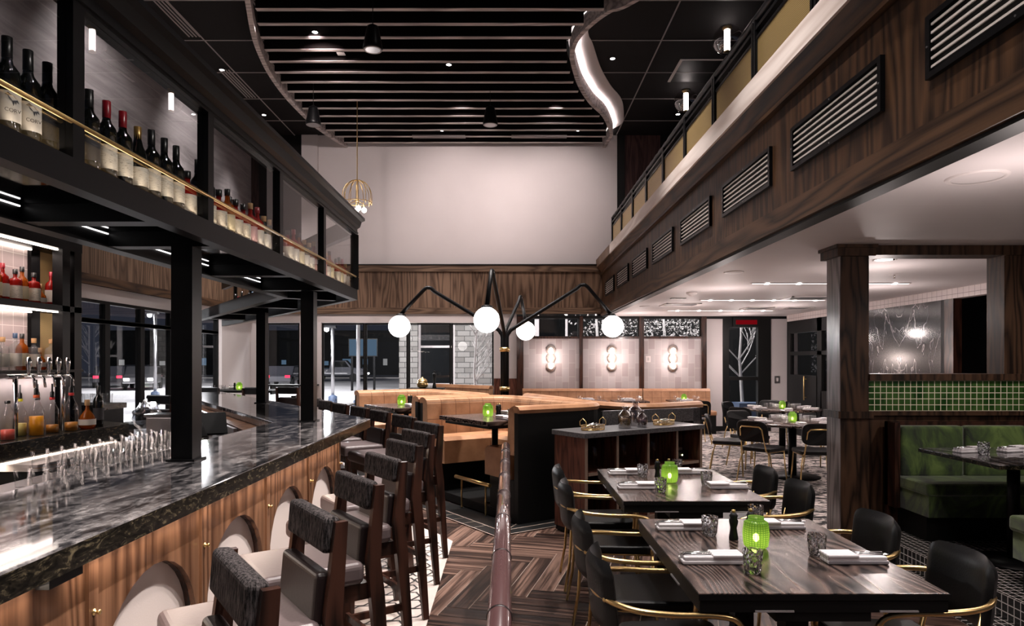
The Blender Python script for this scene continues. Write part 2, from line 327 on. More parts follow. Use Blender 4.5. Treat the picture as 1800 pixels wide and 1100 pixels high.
    # label with printed lines
    t = NT('label_print'); v = t.coords('Object', (1,1,1), True); f = t.noise(t.coords('Object', (60,60,240), True), 1, 2, .5); t.col(t.ramp(f, [(.0, (.70,.65,.54)), (.60, (.70,.65,.54)), (.63, (.12,.10,.09)), (.66, (.70,.65,.54))])); t.rough(.7); MATS['label_print'] = t.m
special()
M = MATS
# ------------------------------------------------------------------ mesh builder
class B:
    def __init__(s): s.v = []; s.f = []; s.sm = []; s.uv = {}
    def face(s, idx, smooth=False): s.f.append(tuple(idx)); s.sm.append(smooth)
    def box(s, x0, x1, y0, y1, z0, z1, mat=None):
        if x0 > x1: x0, x1 = x1, x0
        if y0 > y1: y0, y1 = y1, y0
        if z0 > z1: z0, z1 = z1, z0
        b = len(s.v); P = [(x, y, z) for z in (z0, z1) for y in (y0, y1) for x in (x0, x1)]
        if mat is not None: P = [tuple(mat @ Vector(p)) for p in P]
        s.v += P
        for q in ((0,2,3,1), (4,5,7,6), (0,1,5,4), (2,6,7,3), (0,4,6,2), (1,3,7,5)): s.face([b+i for i in q])
        return s
    def prism(s, poly, z0, z1, smooth=False):
        a = sum(poly[i][0]*poly[(i+1) % len(poly)][1] - poly[(i+1) % len(poly)][0]*poly[i][1] for i in range(len(poly)))
        if a < 0: poly = poly[::-1]
        b = len(s.v); n = len(poly); s.v += [(x, y, z0) for x, y in poly] + [(x, y, z1) for x, y in poly]
        s.face([b+i for i in range(n)][::-1]); s.face([b+n+i for i in range(n)])
        for i in range(n): j = (i+1) % n; s.face([b+i, b+j, b+n+j, b+n+i], smooth)
        return s
    def extr(s, poly, p0, ax, ay, depth):
        """polygon in the plane p0 + u*ax + v*ay, extruded by vector depth"""
        p0, ax, ay, depth = map(Vector, (p0, ax, ay, depth)); b = len(s.v); n = len(poly)
        P = [p0 + ax*u + ay*v for u, v in poly]; s.v += [tuple(p) for p in P] + [tuple(p+depth) for p in P]
        s.face([b+i for i in range(n)][::-1]); s.face([b+n+i for i in range(n)])
        for i in range(n): j = (i+1) % n; s.face([b+i, b+j, b+n+j, b+n+i])
        return s
    def tube(s, pts, r, n=8, caps=True, closed=False):
        pts = [Vector(p) for p in pts]; rs = r if isinstance(r, (list, tuple)) else [r]*len(pts); b = len(s.v); N = len(pts); up = None
        for i, p in enumerate(pts):
            if closed: t = (pts[(i+1) % N] - pts[i-1]).normalized()
            else: t = (pts[min(i+1, N-1)] - pts[max(i-1, 0)]).normalized()
            if up is None: up = Vector((0,0,1)) if abs(t.z) < .9 else Vector((1,0,0))
            x = t.cross(up).normalized(); y = x.cross(t).normalized(); up = y
            for k in range(n):
                a = 2*PI*k/n; s.v.append(tuple(p + x*math.cos(a)*rs[i] + y*math.sin(a)*rs[i]))
        for i in range(N if closed else N-1):
            j = (i+1) % N
            for k in range(n): l = (k+1) % n; s.face([b+i*n+k, b+i*n+l, b+j*n+l, b+j*n+k], True)
        if caps and not closed: s.face([b+k for k in range(n)][::-1]); s.face([b+(N-1)*n+k for k in range(n)])
        return s
    def cyl(s, p0, p1, r, n=16, r1=None): return s.tube([p0, p1], [r, r if r1 is None else r1], n)
    def lathe(s, prof, c=(0,0,0), n=20, caps=True, fn=None, squash=(1,1)):
        b = len(s.v); m = len(prof)
        for i, (r, z) in enumerate(prof):
            for k in range(n):
                a = 2*PI*k/n; rr = fn(r, z, i, k) if fn else r
                s.v.append((c[0]+rr*math.cos(a)*squash[0], c[1]+rr*math.sin(a)*squash[1], c[2]+z))
        for i in range(m-1):
            for k in range(n): l = (k+1) % n; s.face([b+i*n+k, b+i*n+l, b+(i+1)*n+l, b+(i+1)*n+k], True)
        if caps:
            if prof[0][0] > 1e-5: s.face([b+k for k in range(n)][::-1])
            if prof[-1][0] > 1e-5: s.face([b+(m-1)*n+k for k in range(n)])
        return s
    def ball(s, c, r, n=20, m=12, sz=1):
        return s.lathe([(max(1e-6, r*math.sin(PI*i/m)), -r*sz*math.cos(PI*i/m)) for i in range(m+1)], c, n, False)
    def sweep(s, path, prof, uvs=True, closed_prof=True):
        """profile [(inward offset, z)] swept along a plan path; inward = right of travel"""
        P = [Vector((x, y)) for x, y in path]; b = len(s.v); m = len(prof); N = len(P); L = [0]
        for i in range(1, N): L.append(L[-1] + (P[i]-P[i-1]).length)
        pl = [0]
        for j in range(1, m+1): a, c = prof[j-1], prof[j % m]; pl.append(pl[-1] + math.hypot(c[0]-a[0], c[1]-a[1]))
        for i, p in enumerate(P):
            d0 = (P[i]-P[i-1]).normalized() if i else (P[1]-P[0]).normalized(); d1 = (P[i+1]-P[i]).normalized() if i < N-1 else d0
            n0 = Vector((d0.y, -d0.x)); n1 = Vector((d1.y, -d1.x)); nn = (n0+n1).normalized(); k = 1/max(.35, nn.dot(n0))
            for o, z in prof: q = p + nn*o*k; s.v.append((q.x, q.y, z))
        for i in range(N-1):
            for j in range(m if closed_prof else m-1):
                l = (j+1) % m; s.face([b+i*m+j, b+(i+1)*m+j, b+(i+1)*m+l, b+i*m+l], False)
                s.uv[len(s.f)-1] = [(L[i], pl[j]), (L[i+1], pl[j]), (L[i+1], pl[j+1]), (L[i], pl[j+1])]
        if closed_prof:
            s.face([b+j for j in range(m)][::-1]); s.face([b+(N-1)*m+j for j in range(m)])
        return s
    def done(s, name, mat, parent=None, bevel=0, seg=2, sub=0, **tags):
        me = bpy.data.meshes.new(name); me.from_pydata(s.v, [], s.f); me.polygons.foreach_set('use_smooth', s.sm)
        mm = M[mat] if isinstance(mat, str) else mat; me.materials.append(mm)
        if s.uv:
            uv = me.uv_layers.new(name='UVMap')
            for fi, co in s.uv.items():
                p = me.polygons[fi]
                for k, li in enumerate(p.loop_indices): uv.data[li].uv = co[k]
        me.update(); me.validate(verbose=False)
        o = bpy.data.objects.new(name, me); COL.objects.link(o)
        if parent: o.parent = parent
        if bevel:
            bm = o.modifiers.new('bevel', 'BEVEL'); bm.width = bevel; bm.segments = seg; bm.limit_method = 'ANGLE'; bm.angle_limit = math.radians(40); bm.harden_normals = False
        if sub:
            sm = o.modifiers.new('sub', 'SUBSURF'); sm.levels = sub; sm.render_levels = sub
        for k, v in tags.items():
            if v is not None: o[k] = v
        return o
def thing(name, label, cat, loc=(0,0,0), rz=0, group=None):
    o = bpy.data.objects.new(name, None); COL.objects.link(o); o.location = loc; o.rotation_euler = (0, 0, rz); o.empty_display_size = .1
    o['label'] = label; o['category'] = cat
    if group: o['group'] = group
    return o
def tag(o, label, cat, group=None):
    o['label'] = label; o['category'] = cat
    if group: o['group'] = group
    return o
def struct(o): o['kind'] = 'structure'; return o
KIDS = {}
def kids(o): return [c for c in o.children]
def dup(root, loc, rz=None, label=None, group=None, scale=None):
    r = root.copy(); COL.objects.link(r); r.location = loc
    if rz is not None: r.rotation_euler = (0, 0, rz)
    if scale: r.scale = (scale,)*3
    if label: r['label'] = label
    if group: r['group'] = group
    for ch in list(root.children):
        c = ch.copy(); COL.objects.link(c); c.parent = r
        for g in list(ch.children): d = g.copy(); COL.objects.link(d); d.parent = c
    return r
ORD = ['first','second','third','fourth','fifth','sixth','seventh','eighth','ninth','tenth','eleventh','twelfth','thirteenth','fourteenth','fifteenth','sixteenth','seventeenth','eighteenth','nineteenth','twentieth']
def ordn(i):
    if i < 20: return ORD[i]
    tens = {2:'twenty',3:'thirty',4:'forty',5:'fifty',6:'sixty',7:'seventy'}
    t, u = divmod(i+1, 10)
    return (tens[t] + '-' + ORD[u-1]) if u else {2:'twentieth',3:'thirtieth',4:'fortieth',5:'fiftieth',6:'sixtieth'}[t]
# ================================================================== ROOM SHELL
YB, XL, XF, XR = 15.48, -5.85, 2.10, 6.20
def vscale(o): return o
# floors
def herringbone():
    wd, n = .155, 6; L = wd*n; th = math.radians(-15); ct, st = math.cos(th), math.sin(th)
    me = bpy.data.meshes.new('floor'); V = []; F = []; UV = []; TN = []; gap = .003
    def plank(x, y, a, b, long_x):
        q = [(x+gap, y+gap), (x+a-gap, y+gap), (x+a-gap, y+b-gap), (x+gap, y+b-gap)]
        cx, cy = x+a/2, y+b/2; wx, wy = cx*ct - cy*st, cx*st + cy*ct
        if not (-6.0 < wx < 7.2 and -1.2 < wy < 16): return
        if wx > 3.3 and wy < 6: return
        i = len(V); V.extend([(px*ct-py*st, px*st+py*ct, 0) for px, py in q]); F.append((i, i+1, i+2, i+3))
        o = random.uniform(0, 40); u = [(0,0),(a,0),(a,b),(0,b)]; UV.append([((p[0] if long_x else p[1])+o, (p[1] if long_x else p[0])+o) for p in u]); TN.append(random.random())
    for k in range(-130, 140):
        for m in range(-9, 10):
            plank(k*wd + m*2*L, k*wd, L, wd, True); plank(k*wd + L + m*2*L, (k+1)*wd - L, wd, L, False)
    me.from_pydata(V, [], F); uv = me.uv_layers.new(name='UVMap'); ca = me.color_attributes.new('tone', 'FLOAT_COLOR', 'CORNER')
    uv = me.uv_layers['UVMap']; ca = me.color_attributes['tone']
    for p in me.polygons:
        for k, li in enumerate(p.loop_indices): uv.data[li].uv = UV[p.index][k]; ca.data[li].color = (TN[p.index],)*3 + (1,)
    me.materials.append(M['plank_floor']); o = bpy.data.objects.new('floor', me); COL.objects.link(o); struct(o); return o
floor = herringbone()
struct(B().box(-7.5, 9, -1.5, 16, -.2, -.004).done('floor_base', 'grout', floor))
# patterned tile beside the bar, its edge runs along the bar and then off on the diagonal
tp = [(-.5, -1.2), (-.5, 6.04), (-2.9, 9.99), (-6, 15.0), (-6, -1.2)]
struct(B().prism(tp, -.01, .006).done('floor_tile', 'tile_cream', floor))
tl = B()
def inside(x, y):
    if x > -.54: return False
    if y > 6.0 and (x+.5)*.855 + (y-6.04)*.519 > -.04: return False
    return x > -1.75 or (y > 6.0 and x > -6)
def hexline(cx, cy, a, b, wd, ang):
    P = [(a, 0), (a*.5, b), (-a*.5, b), (-a, 0), (-a*.5, -b), (a*.5, -b)]; c, s_ = math.cos(ang), math.sin(ang)
    for i in range(6):
        (x0, y0), (x1, y1) = P[i], P[(i+1) % 6]; q = [(x0, y0), (x1, y1), (x1*(1-wd/a), y1*(1-wd/b)), (x0*(1-wd/a), y0*(1-wd/b))]
        k = len(tl.v); tl.v += [(cx+x*c-y*s_, cy+x*s_+y*c, .0075) for x, y in q]; tl.face((k, k+1, k+2, k+3))
ang = math.radians(62)
for i in range(-14, 60):
    for j in range(-75, 30):
        u, v = i*.235 + (j % 2)*.1175, j*.106; x = u*math.cos(ang) - v*math.sin(ang) - .5; y = u*math.sin(ang) + v*math.cos(ang)
        if -1 < y < 9.5 and inside(x, y) and inside(x+.05, y): hexline(x, y, .098, .070, .015, ang)
struct(tl.done('floor_tile_lines', 'tile_line', floor))
# carpet of the dining room beyond, black tile border round the booths, mosaic strip by the platform
struct(B().prism([(2.15, 7.2), (2.9, 6.4), (6.2, 6.4), (6.2, YB), (2.15, YB)], -.01, .008).done('floor_carpet', 'carpet', floor))
u_ = Vector((-.57, .82)); n_ = Vector((.83, .56)); E1 = Vector((-1.065, 8.3)); E2 = Vector((.07, 6.65))
bo = [E2 - n_*.42 - u_*.28, E2 - n_*.42 + u_*5.2, E2 - n_*.02 + u_*5.2, E2 - n_*.02 - u_*.0, E2 + n_*2.8, E2 + n_*2.8 - u_*.28]
struct(B().prism([tuple(p) for p in bo], -.01, .010).done('floor_border', 'tile_black', floor))
bl = B()
for a, b in ((bo[0], bo[1]), (E2 - n_*.27 - u_*.14, E2 - n_*.27 + u_*5.2), (E2 - n_*.42 - u_*.28, E2), (bo[0], bo[5]), (E2 - n_*.27 - u_*.14, E2 + n_*2.8 - u_*.14)):
    d = (b-a).normalized(); p = Vector((-d.y, d.x))*.004; bl.prism([tuple(a-p), tuple(b-p), tuple(b+p), tuple(a+p)], .009, .0115)
for k in range(26):
    a = E2 - n_*.42 + u_*(.12+k*.2); b = a + n_*.15; d = Vector(u_)*.002; bl.prism([tuple(a-d), tuple(b-d), tuple(b+d), tuple(a+d)], .009, .0113)
struct(bl.done('floor_border_lines', 'grout', floor))
plat = struct(B().box(3.06, XR, 1.8, 6.4, 0, .157).done('floor_platform', 'black_mosaic'))
struct(B().box(2.775, 3.06, 1.8, 6.4, -.01, .008).done('floor_mosaic_strip', 'black_mosaic', floor))
# walls ---------------------------------------------------------------
def wallbox(name, mat, *b, parent=None): return struct(B().box(*b).done(name, mat, parent))
wb = wallbox('wall_back', 'white_wall', -4.68, 2.448, YB, YB+.15, 3.767, ZB+.1)
wallbox('wall_back_pilaster', 'white_wall', -4.68, -4.32, YB-.10, YB+.01, 3.767, ZB-.02, parent=wb)
wallbox('wall_back_upper_left', 'ceiling_black', XL-.1, -4.68, YB, YB+.15, 3.767, ZB+.1, parent=wb)
wallbox('wall_back_black_post', 'black_paint', 2.448, 2.62, YB-.03, YB+.15, 3.767, ZB, parent=wb)
wallbox('wall_back_loft', 'upper_wood', 2.62, 3.43, YB, YB+.12, 3.767, ZB, parent=wb)
wallbox('wall_back_loft_dark', 'ceiling_black', 3.43, 9, YB, YB+.12, 3.767, ZB, parent=wb)
wallbox('wall_back_header', 'white_trim', XL, .17, YB-.01, YB+.13, 2.464, 2.70, parent=wb)
wallbox('wall_back_pier', 'white_wall', -.348, .17, YB-.005, YB+.13, 1.20, 2.47, parent=wb)
wallbox('wall_back_wainscot', 'console_wood', -.348, .17, YB-.03, YB+.13, 0, 1.20, parent=wb)
wallbox('wall_back_corner_pier', 'white_wall', -4.745, -4.257, YB-.02, YB+.13, 0, 2.47, parent=wb)
wallbox('wall_back_left_pier', 'white_wall', XL, -5.52, YB-.01, YB+.13, 0, 2.47, parent=wb)
wallbox('wall_back_dado', 'console_wood', XL, .17, YB-.005, YB+.13, 0, .18, parent=wb)
wallbox('wall_back_right', 'white_wall', 4.46, 4.84, YB, YB+.15, 0, ZL+.1, parent=wb)
wallbox('wall_back_right_end', 'white_wall', 5.93, XR+.1, YB, YB+.15, 0, ZL+.1, parent=wb)
wallbox('wall_back_over_door', 'black_paint', 4.46, XR+.1, YB-.015, YB+.15, 2.55, ZL+.3, parent=wb)
wallbox('wall_back_loft_floor', 'black_paint', 2.0, 9, YB-.0, YB+.15, 2.60, 3.80, parent=wb)
wallbox('baseboard_back', 'black_paint', 4.46, 4.84, YB-.02, YB, 0, .12)
# oak band round the hall
bb = struct(B().box(XL, XF+.02, YB-.06, YB, 2.658, 3.61).done('trim_1', 'band_wood'))
wallbox('trim_back_cap', 'band_rail', XL, XF+.02, YB-.11, YB, 3.61, 3.75, parent=bb)
wallbox('trim_back_cap_top', 'black_paint', XL, XF+.02, YB-.13, YB, 3.75, 3.775, parent=bb)
wallbox('trim_back_foot', 'band_rail', XL, XF+.02, YB-.075, YB, 2.658, 2.80, parent=bb)
bl_ = struct(B().box(XL, XL+.06, 5, YB, 2.658, 3.61).done('trim_2', 'band_wood'))
wallbox('trim_left_cap', 'fascia_rail', XL, XL+.11, 5, YB, 3.61, 3.767, parent=bl_)
wallbox('trim_left_foot', 'fascia_rail', XL, XL+.075, 5, YB, 2.658, 2.80, parent=bl_)
wl = wallbox('wall_left', 'streak_wall', XL-.15, XL, 3, YB+.1, 3.767, ZB+.1)
wallbox('wall_left_header', 'white_trim', XL-.12, XL+.02, 5, YB, 2.464, 2.67, parent=wl)
wallbox('wall_left_pier', 'white_wall', XL-.12, XL, 13.9, YB, 0, 2.47, parent=wl)
wallbox('wall_left_dado', 'black_paint', XL-.12, XL, 5, YB, 0, .14, parent=wl)
# right wall: white tile band, marble, dark openings
wr = wallbox('wall_right', 'black_marble', XR, XR+.12, 9.79, 11.9, 0, 2.47)
wallbox('wall_right_tile_band', 'white_tile', XR-.02, XR+.12, 6.4, 15.2, 2.468, ZL+.05, parent=wr)
wallbox('wall_right_wood', 'dark_walnut', XR-.02, XR+.1, 9.5, 9.70, 0, 2.468, parent=wr)
wallbox('wall_right_black', 'black_paint', XR-.01, XR+.1, 9.70, 9.79, 0, 2.468, parent=wr)
wallbox('wall_right_recess', 'black_paint', XR+.7, XR+.8, 6.0, 12.0, 0, 2.7, parent=wr)
wallbox('wall_right_white_strip', 'white_wall', XR-.01, XR+.1, 8.50, 8.66, 0, 2.468, parent=wr)
wallbox('wall_right_near', 'black_paint', XR, XR+.1, 2.5, 8.50, 0, ZL+.05, parent=wr)
# ceilings ------------------------------------------------------------
cl = struct(B().box(XF, XR+.1, 1.0, YB, ZL, ZL+.15).done('ceiling_low', 'white_ceiling'))
cb = struct(B().box(XL-.1, 9, -1.2, YB+.1, ZB, ZB+.1).done('ceiling', 'ceiling_black'))
g = B()
for k in range(-5, 6):
    x = k*1.215; 
    if abs(x) < 6.2: g.box(x-.011, x+.011, 6, YB, ZB-.006, ZB)
for k in range(0, 9):
    y = 14.535 - 1.215*k
    g.box(XL, 9, y-.011, y+.011, ZB-.007, ZB)
struct(g.done('ceiling_grid', 'grid_line', cb))
# the slatted cloud with its curved fascia
def cr(P, per=8):
    out = []
    for i in range(len(P)-1):
        p0, p1, p2, p3 = (Vector(P[max(0, i-1)]), Vector(P[i]), Vector(P[i+1]), Vector(P[min(len(P)-1, i+2)]))
        for k in range(per):
            t = k/per; out.append(tuple(.5*((2*p1) + (-p0+p2)*t + (2*p0-5*p1+4*p2-p3)*t*t + (-p0+3*p1-3*p2+p3)*t**3)))
    out.append(tuple(P[-1])); return out
LE = cr([(-2.6, 6.4), (-3.0, 7.6), (-3.48, 9.18), (-3.76, 10.14), (-3.90, 10.8), (-4.0, 11.5), (-4.05, 12.29), (-4.04, 13.1), (-3.95, 14.2), (-3.66, YB)])
RE = cr([(3.2, 6.4), (2.7, 7.6), (1.65, 9.18), (1.38, 9.42), (1.17, 9.77), (1.0, 10.23), (.955, 10.7), (1.0, 11.1), (1.21, 12.02), (1.50, 12.83), (1.79, 13.4), (1.97, 13.9), (2.15, 14.6), (2.14, 14.95), (2.12, YB)])
def xat(E, y):
    for a, b in zip(E, E[1:]):
        if a[1] <= y <= b[1]: t = (y-a[1])/max(1e-6, b[1]-a[1]); return a[0] + t*(b[0]-a[0])
    return E[0][0] if y < E[0][1] else E[-1][0]
cloud = struct(B().prism([(x+.05, y) for x, y in LE] + [(x-.05, y) for x, y in RE[::-1]], ZC+.17, ZC+.19).done('ceiling_cloud', 'slat_side'))
def fascia_poly(E, sgn):
    out = [(p[0], p[1]) for p in E]; inn = []
    for i, p in enumerate(E):
        a = Vector(E[max(0, i-1)]); b = Vector(E[min(len(E)-1, i+1)]); d = (b-a).normalized(); inn.append((p[0]-sgn*d.y*.07, p[1]+sgn*d.x*.07))
    f = B(); m = len(E); k = len(f.v)
    for z in (ZC-.02, ZC+.20):
        f.v += [(x, y, z) for x, y in out] + [(x, y, z) for x, y in inn]
    for i in range(m-1):
        f.face((i, i+1, m+i+1, m+i)); f.face((2*m+i, 3*m+i, 3*m+i+1, 2*m+i+1)); f.face((i, 2*m+i, 2*m+i+1, i+1)); f.face((m+i, m+i+1, 3*m+i+1, 3*m+i))
    return f
struct(fascia_poly(LE, 1).done('ceiling_cloud_rim', 'slat_wood', cloud)); struct(fascia_poly(RE, -1).done('ceiling_cloud_rim', 'slat_wood', cloud))
for k in range(0, 23):
    y = YB - .28 - k*.4115
    if y < 6.6: break
    struct(B().box(xat(LE, y)+.06, xat(RE, y)-.06, y-.036, y+.036, ZC+.008, ZC+.15).done('ceiling_slat', 'slat_side', cloud)); struct(B().box(xat(LE, y)+.06, xat(RE, y)-.06, y-.038, y+.038, ZC, ZC+.008).done('ceiling_slat_face', 'slat_wood', cloud))
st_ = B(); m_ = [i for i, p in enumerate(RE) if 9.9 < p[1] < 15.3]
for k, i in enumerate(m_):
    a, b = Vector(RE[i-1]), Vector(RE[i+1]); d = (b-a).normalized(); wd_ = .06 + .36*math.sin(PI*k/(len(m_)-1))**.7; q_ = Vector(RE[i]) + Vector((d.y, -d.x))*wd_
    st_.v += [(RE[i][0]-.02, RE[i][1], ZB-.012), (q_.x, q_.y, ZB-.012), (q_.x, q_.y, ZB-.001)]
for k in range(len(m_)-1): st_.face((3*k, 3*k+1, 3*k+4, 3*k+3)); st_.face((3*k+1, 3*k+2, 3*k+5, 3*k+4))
struct(st_.done('ceiling_glow_strip', 'white_wall', cloud))  # tapered white strip added so the cove glow shows on the black ceiling
# cove light hidden behind the rim, shining on the black ceiling
cove = B(); 
for i in range(len(RE)-1):
    a, b = RE[i], RE[i+1]
    if a[1] > 9.6: cove.box(min(a[0], b[0])+.005, max(a[0], b[0])+.025, a[1], b[1], ZC+.205, ZC+.215)
struct(cove.done('ceiling_cove_light', 'led_cold', cloud))
for i in range(0, len(RE)-8, 8):
    a, b = Vector(RE[i]), Vector(RE[i+8])
    if a.y < 9.6: continue
    d = b-a; o = area('cove_light', ((a.x+b.x)/2+.10, (a.y+b.y)/2, ZC+.19), (PI, 0, -math.atan2(d.x, d.y)), .05, d.length, 2.6*d.length, PINK, math.radians(150))
# ceiling fittings
def fitting(cat, name, label, loc, r, glowm='downlight', trim='black_metal', group=None):
    t = thing(name, label, cat, loc, 0, group)
    B().lathe([(r*.72, .0), (r, -.006), (r, .0)], n=20, caps=False).done('trim_ring', trim, t)
    B().lathe([(1e-4, -.002), (r*.72, -.002)], n=20, caps=False).done('lens', glowm, t); return t
zc = ZC + .17
for i, (x, y) in enumerate(CLOUD_LIGHTS):
    if y > 8.5: fitting('downlight', 'downlight', f'small lit downlight recessed between the ceiling slats, {ordn(i)} from the bar side front', (x, y, ZC+.005), .055, group='downlights among the slats')
for i, (x, y) in enumerate(BLACK_LIGHTS):
    fitting('downlight', 'downlight', ['lit downlight beside the first slot diffuser in the black ceiling','small lit downlight in the far bar-side corner of the black ceiling','lit downlight in the black ceiling by the curved glowing cove','lit downlight above the loft near the far pendant'][i], (x, y, ZB-.001), .055, group='downlights in the black ceiling')
tag(B().box(-2.72, -2.60, 10.75, 10.85, ZC+.0, ZC+.01).done('ceiling_sensor', 'plaster'), 'small white rectangular sensor plate among the ceiling slats', 'sensor')
for i, (x0, x1, y) in enumerate(((-2.1, -.95, 14.82), (.05, 1.25, 14.82))):
    t = thing('slot_diffuser', f'dark framed slot air grille between the last slats, {["bar side","balcony side"][i]}', 'air vent', (0,0,0), 0, 'grilles among the slats')
    b_ = B(); b_.box(x0, x1, y-.07, y-.05, ZC, ZC+.03).box(x0, x1, y+.05, y+.07, ZC, ZC+.03).box(x0, x0+.02, y-.05, y+.05, ZC, ZC+.03).box(x1-.02, x1, y-.05, y+.05, ZC, ZC+.03); b_.done('frame', 'grid_line', t)
    B().box(x0, x1, y-.05, y+.05, ZC+.02, ZC+.03).done('slot', 'slat_side', t)
for i, (x, y0, y1) in enumerate(((-4.95, 7.6, 10.76), (-5.0, 11.98, 13.25))):
    t = thing('linear_diffuser', ['long four-slot white linear diffuser in the black ceiling, running out of the picture','shorter four-slot linear diffuser further along the black ceiling'][i], 'air vent', (x, y0, ZB), 0, 'linear diffusers')
    for k in range(4): B().box(-.10+k*.055, -.08+k*.055, 0, y1-y0, -.012, 0).done('blade', 'grid_line', t)
t = thing('ceiling_hatch', 'dark square opening with white trimmed edges in the black ceiling over the loft', 'hatch', (2.9, 11.6, ZB-.012))
B().box(0, .05, 0, .9, 0, .012).done('trim_ring', 'white_trim', t); B().box(.9, .95, 0, .9, 0, .012).done('trim_ring', 'white_trim', t); B().box(.05, .9, 0, .9, .008, .012).done('lid', 'black_paint', t); B().box(0, .95, -.03, 0, 0, .012).done('trim_ring', 'white_trim', t)
# ------------------------------------------------------------------ balcony
by0, by1 = -.5, YB
bal = struct(B().box(XF, XF+.15, by0, by1, 2.70, 3.60).done('wall_balcony', 'fascia_wood'))
wallbox('wall_balcony_foot', 'fascia_rail', XF-.03, XF+.15, by0, by1, ZL+.0, 2.779, parent=bal)
wallbox('wall_balcony_moulding', 'fascia_rail', XF-.05, XF+.15, by0, by1, 3.545, 3.575, parent=bal)
cv = B(); prof = [(2.085, 3.56), (2.07, 3.60), (2.02, 3.65), (1.99, 3.70), (2.2, 3.70), (2.2, 3.56)]
cv.v += [(x, by0, z) for x, z in prof] + [(x, by1, z) for x, z in prof]; m_ = len(prof)
for i in range(m_): j = (i+1) % m_; cv.face((i, j, m_+j, m_+i))
cv.face(range(m_)[::-1]); cv.face(range(m_, 2*m_)); struct(cv.done('wall_balcony_cove', 'fascia_rail', bal))
wallbox('wall_balcony_ledge', 'ledge_wood', 1.97, 2.30, by0, 13.4, 3.70, 3.886, parent=bal)
wallbox('wall_balcony_ledge_shaded', 'band_wood', 1.97, 2.30, 13.4, by1, 3.70, 3.886, parent=bal)  # brown far end, the shade by the back wall put into its colour
struct(B().box(2.3, 9, by0, by1, 3.60, 3.85).done('floor_loft', 'ceiling_black'))
wallbox('wall_balcony_dark_trim', 'black_paint', XF, XF+.12, by0, by1, ZL-.02, ZL+.02, parent=bal)  # solid black trim strip along the foot of the balcony front
vent0 = None
for k in range(-1, 7):
    y0 = 3.812 + 1.629*k; y1 = y0 + 1.22
    if vent0 is None:
        t = vent0 = thing('wall_vent', '', 'air vent', (XF, y0, 2.995), 0, 'slatted vents along the balcony front')
        f = B(); L_ = 1.22
        f.box(-.028, 0, 0, .035, 0, .315).box(-.028, 0, L_-.035, L_, 0, .315).box(-.028, 0, .035, L_-.035, 0, .03).box(-.028, 0, .035, L_-.035, .285, .315); f.done('frame', 'black_metal', t)
        B().box(-.004, 0, .035, L_-.035, .03, .285).done('backing', 'black_paint', t)
        for q in range(6): B().box(-.020, -.012, .036, L_-.036, .048+q*.042, .060+q*.042).done('slat', 'vent_slat', t)
        for (a, b) in ((.0175, .16), (L_/2, .016), (L_/2, .299), (L_-.0175, .16)): B().cyl((-.032, a, b), (-.027, a, b), .005, 8).done('screw', 'steel', t)
    else: t = dup(vent0, (XF, y0, 2.995))
    t['label'] = f'black framed steel-slatted vent in the oak balcony front, {ordn(k+1)} from the camera'
# balcony railing: one long rail, posts, gold mesh panels
t = thing('balcony_railing', 'black steel balcony railing with gold mesh panels and wrapped dark top rail', 'railing', (2.03, 0, 3.886))
py = [13.365-1.107*k for k in range(0, 13) if 13.365-1.107*k > -.4]
for y in py:
    B().box(-.025, .025, y-.045, y-.012, 0, .50).done('post', 'black_metal', t); B().box(-.025, .025, y+.012, y+.045, 0, .50).done('post', 'black_metal', t)
for a, b in zip(py[1:], py):
    B().box(-.006, .006, a+.055, b-.055, .045, .335).done('mesh_panel', 'gold_screen', t)
    f = B(); f.box(-.014, .014, a+.045, b-.045, .02, .045).box(-.014, .014, a+.045, b-.045, .335, .36).box(-.014, .014, a+.045, a+.055, .045, .335).box(-.014, .014, b-.055, b-.045, .045, .335); f.done('panel_frame', 'black_metal', t)
B().box(-.02, .02, py[-1], py[0]+.04, .41, .44).done('mid_rail', 'black_metal', t)
rp = []; y = py[-1]
while y < py[0]+.06: rp += [y]; y += .09
B().tube([(0, y, .515) for y in rp], [.030 if i % 3 else .024 for i in range(len(rp))], 10).done('top_rail', 'leather_black', t)
for y in py: B().cyl((0, y, .43), (0, y, .51), .012, 8).done('bracket', 'steel', t)
# ------------------------------------------------------------------ windows in the back and left walls
def glazed(name, idx, rects, plane, at, mat='pane', fr=.035, dep=.07, kind='structure'):
    """rects: (a0,a1,z0,z1) panes; plane 'y' = back wall, 'x' = side wall"""
    r = None
    f = B(); 
    for a0, a1, z0, z1 in rects:
        for q in ((a0-fr, a1+fr, z1, z1+fr), (a0-fr, a1+fr, z0-fr, z0), (a0-fr, a0, z0, z1), (a1, a1+fr, z0, z1)):
            if plane == 'y': f.box(q[0], q[1], at, at+dep, q[2], q[3])
            else: f.box(at, at+dep, q[0], q[1], q[2], q[3])
    r = struct(f.done(name, 'black_paint'))
    for a0, a1, z0, z1 in rects:
        g_ = B()
        if plane == 'y': g_.box(a0, a1, at+dep*.45, at+dep*.55, z0, z1)
        else: g_.box(at+dep*.45, at+dep*.55, a0, a1, z0, z1)
        struct(g_.done('window_glass', mat, r))
    return r
xs = [-4.257, -3.277, -2.296, -1.316, -.348]
for i in range(4): glazed(f'window_{i+1}', i, [(xs[i]+.04, xs[i+1]-.04, .22, 2.42)], 'y', YB+.03)
glazed('window_5', 5, [(-5.48, -4.79, .22, 2.42)], 'y', YB+.03)
yl = [5.2, 6.15, 7.1, 8.05, 9.0, 9.95, 10.9, 11.85, 12.8, 13.75]
for i in range(9): glazed(f'window_{i+6}', i, [(yl[i]+.06, yl[i+1]-.06, .18, 2.13), (yl[i]+.06, yl[i+1]-.06, 2.20, 2.42)], 'x', XL-.09, fr=.06, dep=.09)
